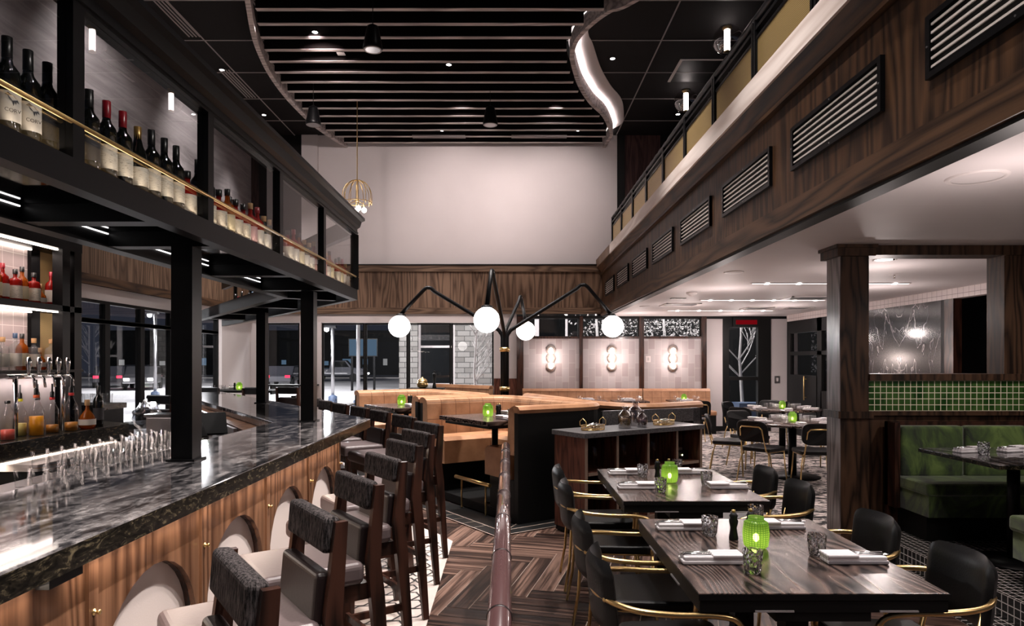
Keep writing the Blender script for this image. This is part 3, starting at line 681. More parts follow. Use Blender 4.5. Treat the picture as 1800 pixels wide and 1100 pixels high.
wallbox('baseboard_left', 'black_paint', XL, XL+.02, 5, 13.9, 0, .12)
# transoms over the tiled bays, with the tiled bays and dark oak posts
bayx = [(.323, 1.587), (1.664, 2.94), (3.045, 4.35)]
tw = struct(B().box(.17, 4.46, YB, YB+.15, 0, 2.12).done('wall_back_bay', 'black_paint'))
for i, (a, b) in enumerate(bayx):
    o = struct(B().box(a, b, YB-.02, YB, .93, 2.10).done('wall_back_tiling', 'pink_tile', tw))
    glazed(f'window_{i+15}', i, [(a+.02, b-.02, 2.16, 2.55)], 'y', YB+.03)
for a, b in ((.17, .323), (1.587, 1.664), (2.94, 3.045), (4.35, 4.46)):
    struct(B().box(a, b, YB-.07, YB+.02, 0, 2.60).done('trim_post', 'dark_walnut', tw))
struct(B().box(.17, 4.46, YB-.05, YB+.02, 2.10, 2.15).done('trim_rail', 'dark_walnut', tw)); struct(B().box(.17, 4.46, YB-.05, YB+.02, 2.56, 2.62).done('trim_rail', 'black_paint', tw))
struct(B().box(.17, 4.46, YB-.06, YB+.02, .86, .93).done('trim_rail', 'dark_walnut', tw))
# glazed door at the back right
dr = struct(B().box(4.84, 5.93, YB-.02, YB+.12, 2.36, 2.58).done('door_1', 'black_paint'))
f = B(); f.box(4.84, 4.98, YB-.02, YB+.12, 0, 2.36).box(5.64, 5.93, YB-.02, YB+.12, 0, 2.36).box(4.98, 5.64, YB, YB+.08, 1.16, 1.24).box(4.98, 5.64, YB, YB+.08, 0, .28); struct(f.done('door_frame', 'black_paint', dr))
struct(B().box(4.98, 5.64, YB+.03, YB+.04, .28, 2.36).done('door_glass', 'pane', dr))
# vestibule in the right wall
ve = struct(B().box(XR, XR+.1, 11.9, 12.1, 0, 2.47).done('door_2', 'black_paint'))
f = B(); f.box(XR, XR+.1, 15.05, 15.2, 0, 2.47).box(XR, XR+.1, 13.55, 13.75, 0, 2.47).box(XR, XR+.1, 12.1, 15.05, 2.20, 2.47).box(XR, XR+.1, 12.1, 13.6, 0, 1.0).box(XR, XR+.1, 12.1, 15.1, 1.72, 1.80); struct(f.done('door_frame', 'black_paint', ve))
struct(B().box(XR+.04, XR+.05, 12.1, 15.05, 0, 2.2).done('door_glass', 'pane', ve))
struct(B().box(XR-.015, XR, 13.75, 15.05, 0, 1.3).done('door_leaf', 'black_paint', ve))
struct(B().tube([(XR-.07, 14.2, .78), (XR-.07, 14.2, 1.28)], .014, 8).tube([(XR-.07, 14.2, .84), (XR, 14.2, .84)], .009, 8).tube([(XR-.07, 14.2, 1.22), (XR, 14.2, 1.22)], .009, 8).done('door_handle', 'brass', ve))
# low ceiling fittings
fittings = [('round flush white ceiling speaker beside the balcony edge', 3.28, 4.76, .20), ]
t = thing('ceiling_speaker', 'large round white ceiling speaker flush with the low ceiling', 'speaker', (2.95*.9*.9+.18, 3.75, ZL))
B().lathe([(.125, -.006), (.145, -.010), (.155, 0)], n=32, caps=False).done('trim_ring', 'white_trim', t); B().lathe([(1e-4, -.004), (.125, -.004)], n=32, caps=False).done('grille', 'white_ceiling', t)
def lp(x, y): v = 634-y; Y = 1.008*1200/v; return ((x-895)/1200*Y, Y)
for i, (x, y, r) in enumerate(((1290, 478, .11), (1133, 538, .09), (1555, 456, .11))):
    X, Y = lp(x, y)
    t = thing('recessed_can', ['unlit white recessed can near the balcony edge','small unlit recessed can far down the balcony edge','lit recessed can beyond the dark oak column'][i], 'downlight', (X, Y, ZL), 0, 'recessed cans in the low ceiling')
    B().lathe([(r*.8, -.004), (r, -.008), (r, 0)], n=24, caps=False).done('trim_ring', 'white_trim', t); B().lathe([(1e-4, -.003), (r*.8, -.003)], n=24, caps=False).done('lens', 'downlight' if i == 2 else 'white_ceiling', t)
rows = [(1320, 1600, 497, 5), (1230, 1452, 526.5, 6), (1172, 1360, 545, 5)]
for i, (x0, x1, y, n) in enumerate(rows):
    X0, Y = lp(x0, y); X1, _ = lp(x1, y)
    t = thing('linear_light', ['lit linear slot with spots in the low ceiling, the one crossing behind the oak column','middle of the three lit linear slots in the low ceiling','last lit linear slot, closest to the back wall'][i], 'ceiling light', (X0, Y, ZL), 0, 'linear lights in the low ceiling')
    B().box(0, X1-X0, -.03, .03, -.012, 0).done('channel', 'white_trim', t)
    B().box(.02, X1-X0-.02, -.014, .014, -.014, -.011).done('diffuser', 'led_cold', t)
    for k in range(n):
        c = (X1-X0)*(k+.5)/n; B().lathe([(1e-4, -.018), (.035, -.018), (.04, -.012)], (c, 0, 0), 14, False).done('lens', 'downlight', t)
    area('linear_lamp', ((X0+X1)/2, Y, ZL-.02), (0, 0, 0), X1-X0, .04, 16, PINK, PI)
for i, (x0, y0, wd, dp) in enumerate(((1195, 535, .62, .62), (1420, 523, .7, .5), (1330, 541, .5, .5), (1400, 541, .5, .5))):
    X, Y = lp(x0, y0)
    t = thing('ceiling_diffuser', ['square louvred air diffuser near the globe lamp end of the low ceiling','square air diffuser beside the oak column top','small dark air diffuser over the round tables','second small dark air diffuser over the round tables'][i], 'air vent', (X, Y, ZL), 0, 'air diffusers in the low ceiling')
    f = B(); f.box(-wd/2, wd/2, -dp/2, -dp/2+.03, -.015, 0).box(-wd/2, wd/2, dp/2-.03, dp/2, -.015, 0).box(-wd/2, -wd/2+.03, -dp/2, dp/2, -.015, 0).box(wd/2-.03, wd/2, -dp/2, dp/2, -.015, 0); f.done('frame', 'white_trim', t)
    for k in range(5): B().box(-wd/2+.04, wd/2-.04, -dp/2+.06+k*dp*.16, -dp/2+.085+k*dp*.16, -.012, 0).done('louvre', 'steel', t)
X, Y = lp(1216, 514); t = thing('smoke_detector', 'white round smoke detector under the low ceiling', 'smoke detector', (X, Y, ZL))
B().lathe([(.02, -.06), (.045, -.045), (.05, -.03), (.075, -.028), (.08, 0)], n=20).done('housing', 'white_trim', t)
X, Y = lp(1192, 524); tag(B().box(X-.12, X+.12, Y-.05, Y+.05, ZL-.01, ZL).done('ceiling_grille', 'black_metal'), 'small dark rectangular grille in the low ceiling near the balcony', 'air vent')
for i, (x, y) in enumerate(((1571, 448), (1572, 482))):
    X, Y = lp(x, y); t = thing('sprinkler', ['pendent sprinkler head beside the lit can past the column','sprinkler head between the two linear slots past the column'][i], 'sprinkler', (X, Y, ZL), 0, 'sprinkler heads')
    B().lathe([(.06, -.004), (.06, 0)], n=16).done('rose', 'white_trim', t); B().cyl((0,0,-.05), (0,0,0), .010, 8).done('nozzle', 'chrome', t)
# oak columns, beam and tiled half wall on the platform
colm = struct(B().box(2.886, 3.13, 5.94, 6.19, 0, ZL).done('pillar', 'pillar_wood'))
wallbox('pillar_lit_side', 'pillar_lit', 2.878, 2.887, 5.945, 6.185, 0, ZL, parent=colm)  # paler skin on the column's lit side, the light put into its colour
wallbox('pillar_cap', 'pillar_wood', 2.84, 3.17, 5.90, 6.23, ZL-.10, ZL, parent=colm); wallbox('pillar_belt', 'pillar_wood', 2.855, 3.16, 5.915, 6.21, 1.10, 1.16, parent=colm); wallbox('pillar_cap_lip', 'pillar_wood', 2.825, 3.185, 5.885, 6.245, ZL-.03, ZL, parent=colm)
c2 = struct(B().box(4.33, 4.60, 5.97, 6.19, 1.48, ZL).done('pillar', 'pillar_wood'))
bm_ = struct(B().box(3.13, XR, 5.95, 6.18, ZL-.085, ZL).done('beam', 'pillar_wood'))
hw = struct(B().box(3.13, XR, 5.97, 6.17, .157, 1.16).done('wall_half', 'pillar_wood'))
wallbox('wall_half_tiles', 'green_tile', 3.13, 4.49, 5.955, 6.17, 1.16, 1.430, parent=hw); wallbox('wall_half_end', 'black_paint', 4.49, XR, 5.955, 6.17, 1.16, 1.43, parent=hw)
wallbox('wall_half_cap', 'pillar_wood', 3.13, XR, 5.92, 6.20, 1.430, 1.486, parent=hw); wallbox('wall_half_rail', 'pillar_wood', 3.13, XR, 5.93, 6.17, 1.125, 1.163, parent=hw)
# ================================================================== THE BAR
DU = Vector((-.555, .832)); DN = Vector((.832, .555))       # along the diagonal run, and outward from it
c0 = Vector((-1.27, 6.24))
top = [(-1.27, -.6), (-1.27, 6.24), tuple(c0 + DU*6.6), tuple(c0 + DU*6.6 - DN*.76), (-2.04, 5.9), (-2.04, -.6)]
bar = thing('bar_counter', 'long polished black veined stone bar on a warm oak front with cream arches', 'bar counter')
B().prism(top, .99, 1.07).done('counter_top', 'bar_stone', bar, bevel=.006)
B().box(-1.285, -1.268, -.6, 6.22, .992, 1.064).done('counter_edge', 'stone_edge', bar)
e = B(); a, b = c0 + DU*.02, c0 + DU*6.6; e.prism([tuple(a), tuple(b), tuple(b + DN*.012), tuple(a + DN*.012)], .992, 1.066); e.done('counter_edge', 'stone_edge', bar)
# oak front with real arched openings
def arch_panel(y0, y1, yc, r, zs, z0, z1, x):
    """front skin of the bar between y0 and y1 with a round-headed opening"""
    n = 14; pts = [(yc - r*math.cos(PI*i/n), zs + r*math.sin(PI*i/n)) for i in range(n+1)]; b_ = B()
    ring = [(y0, z0)] + [(yc-r, z0)] + pts + [(yc+r, z0), (y1, z0)]
    def quad(p, q, r_, s_):
        b_.extr([p, q, r_, s_], (x, 0, 0), (0, 1, 0), (0, 0, 1), (.022, 0, 0))
    quad((y0, z0), (yc-r, z0), (yc-r, z1), (y0, z1)); quad((yc+r, z0), (y1, z0), (y1, z1), (yc+r, z1))
    for p, q in zip(pts, pts[1:]): quad(p, q, (q[0], z1), (p[0], z1))
    return b_
FX = -1.335
for k in range(-3, 5):
    yc = 2.57 + .79*k; 
    if yc > 5.2: break
    r, zs = .345, .49
    arch_panel(yc-.37, yc+.37, yc, r, zs, .10, .988, FX-.022).done('front_panel', 'bar_wood', bar)
    n = 16; pts = [(yc-r+.001, .10)] + [(yc-(r-.001)*math.cos(PI*i/n), zs+(r-.001)*math.sin(PI*i/n)) for i in range(n+1)] + [(yc+r-.001, .10)]
    B().extr(pts, (FX-.09, 0, 0), (0, 1, 0), (0, 0, 1), (.045, 0, 0)).done('arch_panel', 'cream', bar)
    rv = B()
    for p, q in zip(pts, pts[1:]):
        i = len(rv.v); rv.v += [(FX-.046, *p), (FX-.046, *q), (FX-.023, *q), (FX-.023, *p)]; rv.face((i, i+1, i+2, i+3))
    rv.done('arch_reveal', 'dark_walnut', bar)
    B().box(FX-.03, FX+.012, yc+.37, yc+.42, .10, .988).done('stile', 'bar_wood', bar)
    st = B(); st.lathe([(.011, 0), (.011, .003), (.005, .005), (.005, .013), (.009, .017), (.008, .021), (1e-4, .023)], (0,0,0), 14)
    st.v = [(FX+.012+z, yc+.395+x, .80+y) for x, y, z in st.v]; st.done('bag_hook', 'brass', bar)
cc = Vector((-1.60, 5.55))
base = [(-1.47, -.6), (-1.47, 5.30), (-1.335, 5.30), (-1.335, 5.36), tuple(Vector((-1.335, 5.36)) + DU*7.0), tuple(Vector((-1.6, 5.3)) + DU*7.0), (-1.9, 5.3), (-1.9, -.6)]
B().prism(base, 0, .988).done('carcass', 'bar_wood', bar)
B().box(-1.34, -1.32, -.6, 5.36, 0, .10).done('kick_plate', 'black_paint', bar)
B().box(-1.32, -1.28, 1.9, 2.05, .962, .990).done('outlet', 'black_paint', bar)
area('bar_under_light', (-1.295, 2.6, .975), (0, math.radians(-20), 0), .03, 5.4, 11, WARM, math.radians(160))
B().box(-1.318, -1.300, -.2, 5.3, .978, .988).done('led_strip', 'led_white', bar)
# ---- gantry hung over the bar on three columns
GZ0, GZ1 = 2.20, 2.30
gan = thing('bar_gantry', 'black steel framed glass bottle gantry standing on square columns above the bar', 'bar gantry')
g0 = Vector((-1.50, 6.75)); gi = Vector((-2.21, 6.5)); GL = 6.2
outer = [(-1.50, -.6), tuple(g0), tuple(g0 + DU*GL)]; inner = [(-2.21, -.6), tuple(gi), tuple(gi + DU*(GL+.3))]
def beam(path, w_, z0, z1, off=0):
    return B().sweep([tuple(p) for p in path], [(off, z0), (off, z1), (off+w_, z1), (off+w_, z0)])
beam(outer[::-1], .07, GZ0, GZ1, -.0).done('lower_beam', 'black_metal', gan)
beam(inner, .09, 2.20, 2.33, -.0).done('inner_beam', 'black_metal', gan)
# upper beam with cornice
B().sweep([tuple(p) for p in outer[::-1]], [(.07, 2.84), (0, 2.84), (0, 2.90), (-.025, 2.92), (-.04, 2.97), (-.07, 2.985), (-.07, 3.01), (.07, 3.01)]).done('cornice', 'black_metal', gan)
B().sweep([tuple(p) for p in outer[::-1]], [(.001, 2.853), (-.008, 2.855), (-.008, 2.868), (.001, 2.87)]).done('cornice_bead', 'black_metal', gan)
ps = [(-1.50, y) for y in (.26, 1.32, 2.38, 3.435, 4.50, 5.56)] + [tuple(g0)]
dg = [tuple(g0 + DU*(1.06*i)) for i in range(1, 6)]
for x, y in ps[:-1]: B().box(x-.055, x, y-.032, y+.032, GZ1, 2.84).done('post', 'black_metal', gan)
for x, y in [tuple(g0)] + dg:
    m = Matrix.Translation((x, y, 0)) @ Matrix.Rotation(math.atan2(DU.y, DU.x), 4, 'Z'); B().box(-.032, .032, .0, .055, GZ1, 2.84, m).done('post', 'black_metal', gan)
for a, b in zip(ps, ps[1:]): B().box(-1.530, -1.524, a[1]+.034, b[1]-.034, GZ1, 2.84).done('glass_panel', 'gantry_pane', gan)
for a, b in zip([tuple(g0)] + dg, dg):
    A = Vector(a) + DU*.034 - DN*.028; C = Vector(b) - DU*.034 - DN*.028; B().prism([tuple(A), tuple(C), tuple(C-DN*.006), tuple(A-DN*.006)], GZ1, 2.84).done('glass_panel', 'gantry_pane', gan)
B().tube([(-1.506, .2, 2.425), (-1.506, 6.70, 2.425)], .009, 8).tube([tuple(Vector(g0) + DN*.006) + (2.425,), tuple(Vector(g0) + DU*5.5 + DN*.006) + (2.425,)], .009, 8).done('brass_rail', 'brass', gan)
# shelf: smoked glass panels with cross beams and light strips
B().prism([(-1.57, -.6), (-1.57, 6.73), tuple(Vector((-1.57, 6.73)) + DU*5.9), tuple(Vector((-2.12, 6.5)) + DU*5.9), (-2.12, 6.5), (-2.12, -.6)], 2.285, 2.300).done('shelf', 'smoked_mirror', gan)
for y in (.9, 1.9, 3.02, 3.66, 4.9, 5.9): B().box(-2.12, -1.57, y-.05, y+.05, 2.205, 2.284).done('cross_beam', 'black_metal', gan)
for q in (0.3, 1.6, 2.9, 4.2):
    A = Vector((-1.57, 6.6)) + DU*q; B().prism([tuple(A), tuple(A - DN*.52), tuple(A - DN*.52 + DU*.1), tuple(A + DU*.1)], 2.205, 2.284).done('cross_beam', 'black_metal', gan)
for a, b in ((1.0, 1.85), (2.0, 2.95), (3.10, 3.60), (3.75, 4.8), (5.0, 5.8)): B().box(-2.118, -2.112, a, b, 2.266, 2.272).done('led_strip', 'led_cold', gan)
for x, y in ((-1.727, 3.655), (-1.76, 6.0), (-3.11, 8.6), (-1.727, .9)):
    B().box(x-.056, x+.056, y-.056, y+.056, 1.071, 2.205).done('column', 'black_metal', gan); B().box(x-.075, x+.075, y-.075, y+.075, 1.070, 1.080).done('base_plate', 'black_metal', gan)
area('gantry_strip', (-1.56, 4.0, 2.335), (PI, math.radians(25), 0), .03, 5.0, 5.5, WARM, math.radians(150))
area('gantry_strip', (-1.56+DU.x*3-.35, 6.7+DU.y*3-.1, 2.335), (PI, 0, -math.atan2(DU.x, DU.y)), .03, 5.0, 6, WARM, math.radians(150))
# ================================================================== BOTTLES
PR = {
 'wine': ([(0,0),(.034,0),(.0375,.006),(.0375,.20),(.034,.222),(.018,.245),(.0145,.26),(.0145,.325),(.0001,.326)], .0382, (.055,.150), (.0155,.262,.33)),
 'burg': ([(0,0),(.038,0),(.042,.006),(.042,.155),(.036,.19),(.022,.225),(.0155,.25),(.0145,.30),(.0001,.301)], .0427, (.045,.125), (.0155,.245,.305)),
 'spirit': ([(0,0),(.038,0),(.042,.008),(.042,.155),(.036,.178),(.016,.200),(.013,.21),(.013,.25),(.0001,.251)], .0425, (.03,.125), (.0155,.235,.272)),
 'square': ([(0,0),(.040,0),(.044,.006),(.044,.15),(.038,.168),(.016,.178),(.013,.185),(.013,.215),(.0001,.216)], .0445, (.025,.12), (.017,.205,.24)),
 'squat': ([(0,0),(.045,0),(.058,.02),(.060,.06),(.050,.10),(.024,.135),(.014,.15),(.013,.19),(.0001,.191)], .0605, (.03,.075), (.018,.18,.225)),
 'juice': ([(0,0),(.040,0),(.044,.006),(.044,.14),(.040,.17),(.022,.21),(.0145,.235),(.0145,.255),(.0001,.256)], .0445, None, (.017,.243,.262)),
}
def bottle(name, kind, body, cap, label_m=None, liquid=None, level=.1, band=None, pour=False, script=False):
    prof, lr, lab, cp = PR[kind]; n = 18
    o = B().lathe(prof, n=n, caps=False).done(name, body)
    if lab and label_m:
        B().lathe([(lr, lab[0]), (lr, lab[1])], n=n, caps=False).done('label', label_m, o)
    B().lathe([(cp[0], cp[1]), (cp[0], cp[2]), (1e-4, cp[2]+.001)], n=12, caps=False).done('cap', cap, o)
    if liquid: B().lathe([(1e-4, .004), (prof[2][0]-.005, .004), (prof[2][0]-.005, level), (1e-4, level)], n=n, caps=False).done('liquid', liquid, o)
    if band: B().lathe([(.019, .205), (.019, .222)], n=12, caps=False).done('band', band, o)
    if pour:
        B().lathe([(.015, .262), (.013, .30), (.007, .305), (.006, .36), (1e-4, .361)], n=10, caps=False).done('pourer', 'pourer', o)
    return o
def text_mesh(cu, mat):
    tmp = bpy.data.objects.new('tmp_text', cu); COL.objects.link(tmp); bpy.context.view_layer.update(); me = bpy.data.meshes.new_from_object(tmp.evaluated_get(bpy.context.evaluated_depsgraph_get()))
    bpy.data.objects.remove(tmp); me.name = 'lettering'; me.materials.clear(); me.materials.append(M[mat]); o = bpy.data.objects.new('lettering', me); COL.objects.link(o); return o
def raven(o):
    c = B(); r = .0388; P = [(-.022,.012),(-.012,.020),(-.006,.014),(.004,.010),(.016,.000),(.022,-.010),(.012,-.006),(.010,-.016),(.006,-.008),(.002,-.022),(-.002,-.006),(-.010,.000),(-.014,.010)]
    def bend(u, z): a = u/r; return (r*math.cos(a), r*math.sin(a), z+.125)
    i = len(c.v); c.v += [bend(*p) for p in P]; c.face(range(len(P))); c.done('raven_emblem', 'label_ink', o)
    t = bpy.data.curves.new('lettering', 'FONT'); t.body = 'CORV'; t.size = .017; t.align_x = 'CENTER'; t.extrude = .0003
    to = text_mesh(t, 'label_ink'); to.parent = o; to.location = (r+.001, 0, .083); to.rotation_euler = (PI/2, 0, PI/2)
SRC = {}
def src(key, *a, **k):
    if key not in SRC:
        o = bottle(*a, **k); o.location = (0, 0, -5); SRC[key] = [o, False]
    return key
src('raven', 'wine_bottle', 'wine', 'wine_glass_dark', 'cap_black', 'label_white'); raven(SRC['raven'][0])
src('dark', 'wine_bottle', 'wine', 'wine_glass_dark', 'cap_black', 'label_dark')
src('redcap', 'wine_bottle', 'wine', 'wine_glass_dark', 'cap_red', 'label_print')
src('goldcap', 'wine_bottle', 'burg', 'wine_glass_dark', 'cap_gold', 'label_print')
src('script', 'wine_bottle', 'wine', 'wine_glass_dark', 'cap_black', 'label_print')
src('redwhisky', 'spirit_bottle', 'square', 'glass_red', 'cap_black', 'label_print')
src('redpink', 'spirit_bottle', 'spirit', 'glass_red', 'cork', 'label_pink')
src('amber', 'spirit_bottle', 'spirit', 'glass_amber', 'cap_black', 'label_cream')
src('clear', 'spirit_bottle', 'square', 'glass_clear', 'cork', 'label_white')
src('ambersq', 'spirit_bottle', 'squat', 'glass_amber', 'cork', 'label_white')
src('redtall', 'spirit_bottle', 'spirit', 'glass_red', 'cap_red', 'label_white')
src('gin', 'spirit_bottle', 'spirit', 'glass_clear', 'cap_blue', 'label_white')
src('jorange', 'juice_bottle', 'juice', 'clear_thin', 'band_orange', None, 'juice_orange', .125, None, True)
src('jlemon', 'juice_bottle', 'juice', 'clear_thin', 'band_yellow', None, 'juice_lemon', .09, None, True)
src('jpink', 'juice_bottle', 'juice', 'clear_thin', 'cap_black', None, 'juice_pink', .07)
src('jamber', 'juice_bottle', 'juice', 'clear_thin', 'band_red', None, 'juice_amber', .06, None, True)
src('jclear', 'juice_bottle', 'juice', 'clear_thin', 'cap_black', None, 'juice_amber', .10, None, True)
DESC = {'raven': 'dark wine bottle with raven on white label', 'dark': 'black wine bottle with dark label', 'redcap': 'wine bottle with red capsule and pale label', 'goldcap': 'gold-topped wine bottle with pale label',
 'script': 'dark wine bottle with script on cream label', 'redwhisky': 'square red bottle with cream label', 'redpink': 'corked red bottle with pink label', 'amber': 'amber spirit bottle with cream label',
 'clear': 'clear square spirit bottle with white label', 'ambersq': 'squat round amber bottle with cork', 'redtall': 'tall red bottle with white label', 'gin': 'clear bottle with blue cap'}
def put(key, loc, where, group, rz=0, sc_=1.0):
    o, used = SRC[key]
    lab = DESC.get(key, 'glass bottle') + ', ' + where
    if not used:
        SRC[key][1] = True; r = o; r.location = loc; r.rotation_euler = (0, 0, rz); r['label'] = lab; r['group'] = group; r['category'] = 'bottle'; r.scale = (sc_,)*3
    else: r = dup(o, loc, rz, lab, group, sc_); r['category'] = 'bottle'
    return r
rnd = random.Random(3)
bays = [(1.40, 2.33, ['raven','raven','raven','dark','dark','raven','raven','dark','dark']),
        (2.46, 3.38, ['dark','redcap','redcap','goldcap','script','dark','script','script','script']),
        (3.50, 4.44, ['redwhisky','amber','redwhisky','redwhisky','redpink','redtall','clear','clear','ambersq']),
        (4.58, 5.50, ['ambersq','redwhisky','redtall','amber','clear','clear','redpink','amber']),
        (5.64, 6.60, ['redpink','clear','amber','ambersq','redwhisky','amber','redtall','clear'])]
# the order below follows the shelf: bay 2 holds wines first and then reds
bays[0] = (1.70, 2.46, bays[0][2]); bays[2] = (3.76, 4.68, bays[2][2]); bays[3] = (4.80, 5.72, bays[3][2]); bays[4] = (5.84, 6.66, bays[4][2])
bays[1] = (2.60, 3.62, ['dark','redcap','redcap','goldcap','script','script','script','redwhisky','script','redwhisky'])
BN = ["gantry's nearest bay", "gantry's second bay", "gantry's third bay", "gantry's fourth bay", "gantry's end bay"]
for bi, (y0, y1, L) in enumerate(bays):
    for i, k in enumerate(L):
        y = y0 + (y1-y0)*i/(len(L)-1); a = math.atan2(-y, 1.6)  # labels turned towards the room
        put(k, (-1.60 - (.03 if k == 'ambersq' else 0), y, 2.301), f'{ordn(i)} in {BN[bi]} front row', 'bottles in the front row of the gantry', -.55, .8 if k == 'ambersq' else 1)
    for i in range(len(L)-2):
        k = rnd.choice(['dark','dark','goldcap','amber','script'] if bi < 2 else ['amber','dark','gin','redpink','clear','dark'])
        y = y0 + .07 + (y1-y0-.1)*i/(len(L)-2); put(k, (-1.74 - .03*rnd.random(), y, 2.301), f'{ordn(i)} in {BN[bi]} back row', 'bottles in the back row of the gantry', rnd.uniform(-1, 0))
for i in range(22):
    p = g0 - DN*.17 + DU*(.22*i+.25); put(['clear','gin','amber','clear','script','redtall','dark'][i % 7], (p.x, p.y, 2.301), f'{ordn(i)} along the diagonal arm of the gantry', 'bottles on the diagonal arm of the gantry', -1.2)
# ================================================================== BACK BAR
plain('riser_marble', (.36,.33,.33), .25, noise=.25, nscale=4)
bk = thing('back_bar', 'lit black back bar with tiled back, stone counter, shelves and gold mesh end', 'back bar')
B().prism([(-3.95, .5), (-3.23, .5), (-3.23, 5.80), (-3.62, 6.05), (-3.95, 6.05)], .955, 1.07).done('counter_top', 'stone_edge', bk, bevel=.004)
B().prism([(-3.95, .5), (-3.36, .5), (-3.36, 5.70), (-3.66, 5.95), (-3.95, 5.95)], 0, .955).done('carcass', 'black_paint', bk)
B().box(-3.80, -3.74, .5, 5.30, 1.53, 2.6).done('tiled_back', 'bar_tile', bk)
B().box(-3.80, -3.50, .5, 5.26, 1.071, 1.51).done('marble_riser', 'riser_marble', bk)
B().box(-3.80, -3.46, .5, 5.55, 1.51, 1.53).done('shelf', 'black_metal', bk)
B().box(-3.80, -3.47, .5, 5.55, 1.985, 2.03).done('shelf', 'black_metal', bk)
B().box(-3.82, -3.47, .5, 5.55, 2.47, 2.56).done('header', 'black_metal', bk)
B().box(-3.82, -3.55, .5, 5.55, 2.56, 2.95).done('fascia', 'black_metal', bk)
for y in (5.345, 5.49): B().box(-3.55, -3.47, y-.04, y+.05, 1.071, 2.47).done('post', 'black_metal', bk)
B().box(-3.80, -3.71, 5.30, 5.40, 1.071, 2.47).done('post', 'black_metal', bk); B().box(-3.80, -3.71, 5.66, 5.74, 1.071, 2.56).done('post', 'black_metal', bk)
for y in (1.0, 3.0): B().box(-3.55, -3.47, y-.03, y+.03, 1.53, 2.47).done('post', 'black_metal', bk)
B().box(-3.76, -3.74, 5.40, 5.66, 1.53, 1.985).done('mesh_screen', 'gold_screen', bk); B().box(-3.76, -3.74, 5.40, 5.66, 2.03, 2.47).done('mesh_screen', 'gold_screen', bk)
for z in (1.983, 2.468):
    B().box(-3.725, -3.705, .6, 5.30, z-.010, z).done('led_strip', 'led_white', bk); B().box(-3.52, -3.50, .6, 5.30, z-.010, z).done('led_strip', 'led_white', bk); area('back_bar_strip', (-3.62, 4.0, z-.02), (0, math.radians(-8), 0), .03, 3.0, 9, (1,.80,.74), math.radians(165))
area('back_bar_strip', (-3.44, 4.4, 1.47), (0, math.radians(20), 0), .03, 2.0, 3.5, (1,.84,.80), math.radians(165))
B().box(-3.33, -3.31, .6, 5.66, .945, .955).done('led_strip', 'led_white', bk)
area('under_counter_strip', (-3.29, 4.9, .95), (0, math.radians(12), 0), .02, 2.0, 5, WARM, math.radians(165))
fr = thing('undercounter_fridge', 'low bar fridge with black doors and lit pale top under the back counter', 'bar fridge', (0,0,0))
B().box(-3.355, -3.06, 4.43, 5.72, .88, .925).done('worktop', 'cream', fr); B().box(-3.355, -3.08, 4.45, 5.70, 0.0, .88).done('body', 'black_paint', fr)
for y in (4.50, 5.12): B().box(-3.08, -3.065, y, y+.56, .08, .84).done('door', 'black_metal', fr)
B().box(-3.06, -3.052, 4.45, 5.70, .885, .92).done('trim_strip', 'steel', fr)
tp_ = thing('beer_tap_tower', 'chrome beer tap rail with chrome-handled taps before the marble riser', 'beer taps', (0,0,0))
B().tube([(-3.40, 4.62, 1.49), (-3.40, 5.26, 1.49)], .016, 12).done('manifold', 'chrome', tp_)
for y in (4.70, 5.20): B().cyl((-3.40, y, 1.071), (-3.40, y, 1.49), .016, 14).done('pillar_tube', 'chrome', tp_)
for i in range(5):
    y = 4.76+.105*i; B().tube([(-3.40, y, 1.49), (-3.33, y, 1.49), (-3.315, y, 1.475), (-3.305, y, 1.41)], .009, 8).done('tap', 'chrome', tp_)
    B().lathe([(.008, 0), (.011, .03), (.018, .07), (.020, .10), (.010, .125), (1e-4, .127)], (-3.35, y, 1.50), 12).done('tap_handle', 'chrome', tp_)
for si, (z, ks) in enumerate(((1.531, ['ambersq','dark','amber','clear','gin','clear','gin','amber','clear','ambersq','clear','gin','amber']), (2.031, ['redwhisky','redtall','amber','redwhisky','amber','redtall','redwhisky','amber','redwhisky','ambersq','redtall','redwhisky','amber']))):
    n = len(ks)
    for i, k in enumerate(ks):
        y = 4.42 + (5.60-4.42)*i/(n-1); put(k, (-3.625-.02*(i % 2), y, z), f'{ordn(i)} along the {["lower","upper"][si]} back bar shelf', f'bottles on the {["lower","upper"][si]} back bar shelf', -.4, .75 if k == 'ambersq' else 1.0)
jl = [('jpink', -3.35, 4.56, 1.0, 'pink juice bottle with black cap at the near end of the back counter'), ('jlemon', -3.44, 4.80, 1.0, 'bottle with a little lemon juice and yellow band behind the orange juice'), ('jorange', -3.345, 4.83, 1.1, 'bottle half full of orange juice with orange band and black pourer'),
      ('jclear', -3.44, 4.98, 1.0, 'nearly clear pourer bottle just behind the orange juice'), ('jamber', -3.36, 5.02, 1.0, 'pourer bottle with red band and a little amber syrup'), ('jamber', -3.31, 5.16, 1.1, 'round clear pourer bottle holding dark red syrup')]
for k, x, y, s_, lab in jl:
    r = put(k, (x, y, 1.071), '', 'juice and syrup bottles on the back counter', 0, s_); r['label'] = lab
put('ambersq', (-3.30, 5.34, 1.071), 'standing on the stone back counter', 'liquor bottles on the back counter', -.4, 1.0)
put('dark', (-3.31, 5.50, 1.071), 'standing on the stone back counter', 'liquor bottles on the back counter', -.4, 1.0)
for k, (o, used) in list(SRC.items()):
    if not used:
        for c in list(o.children): bpy.data.objects.remove(c)
        bpy.data.objects.remove(o)
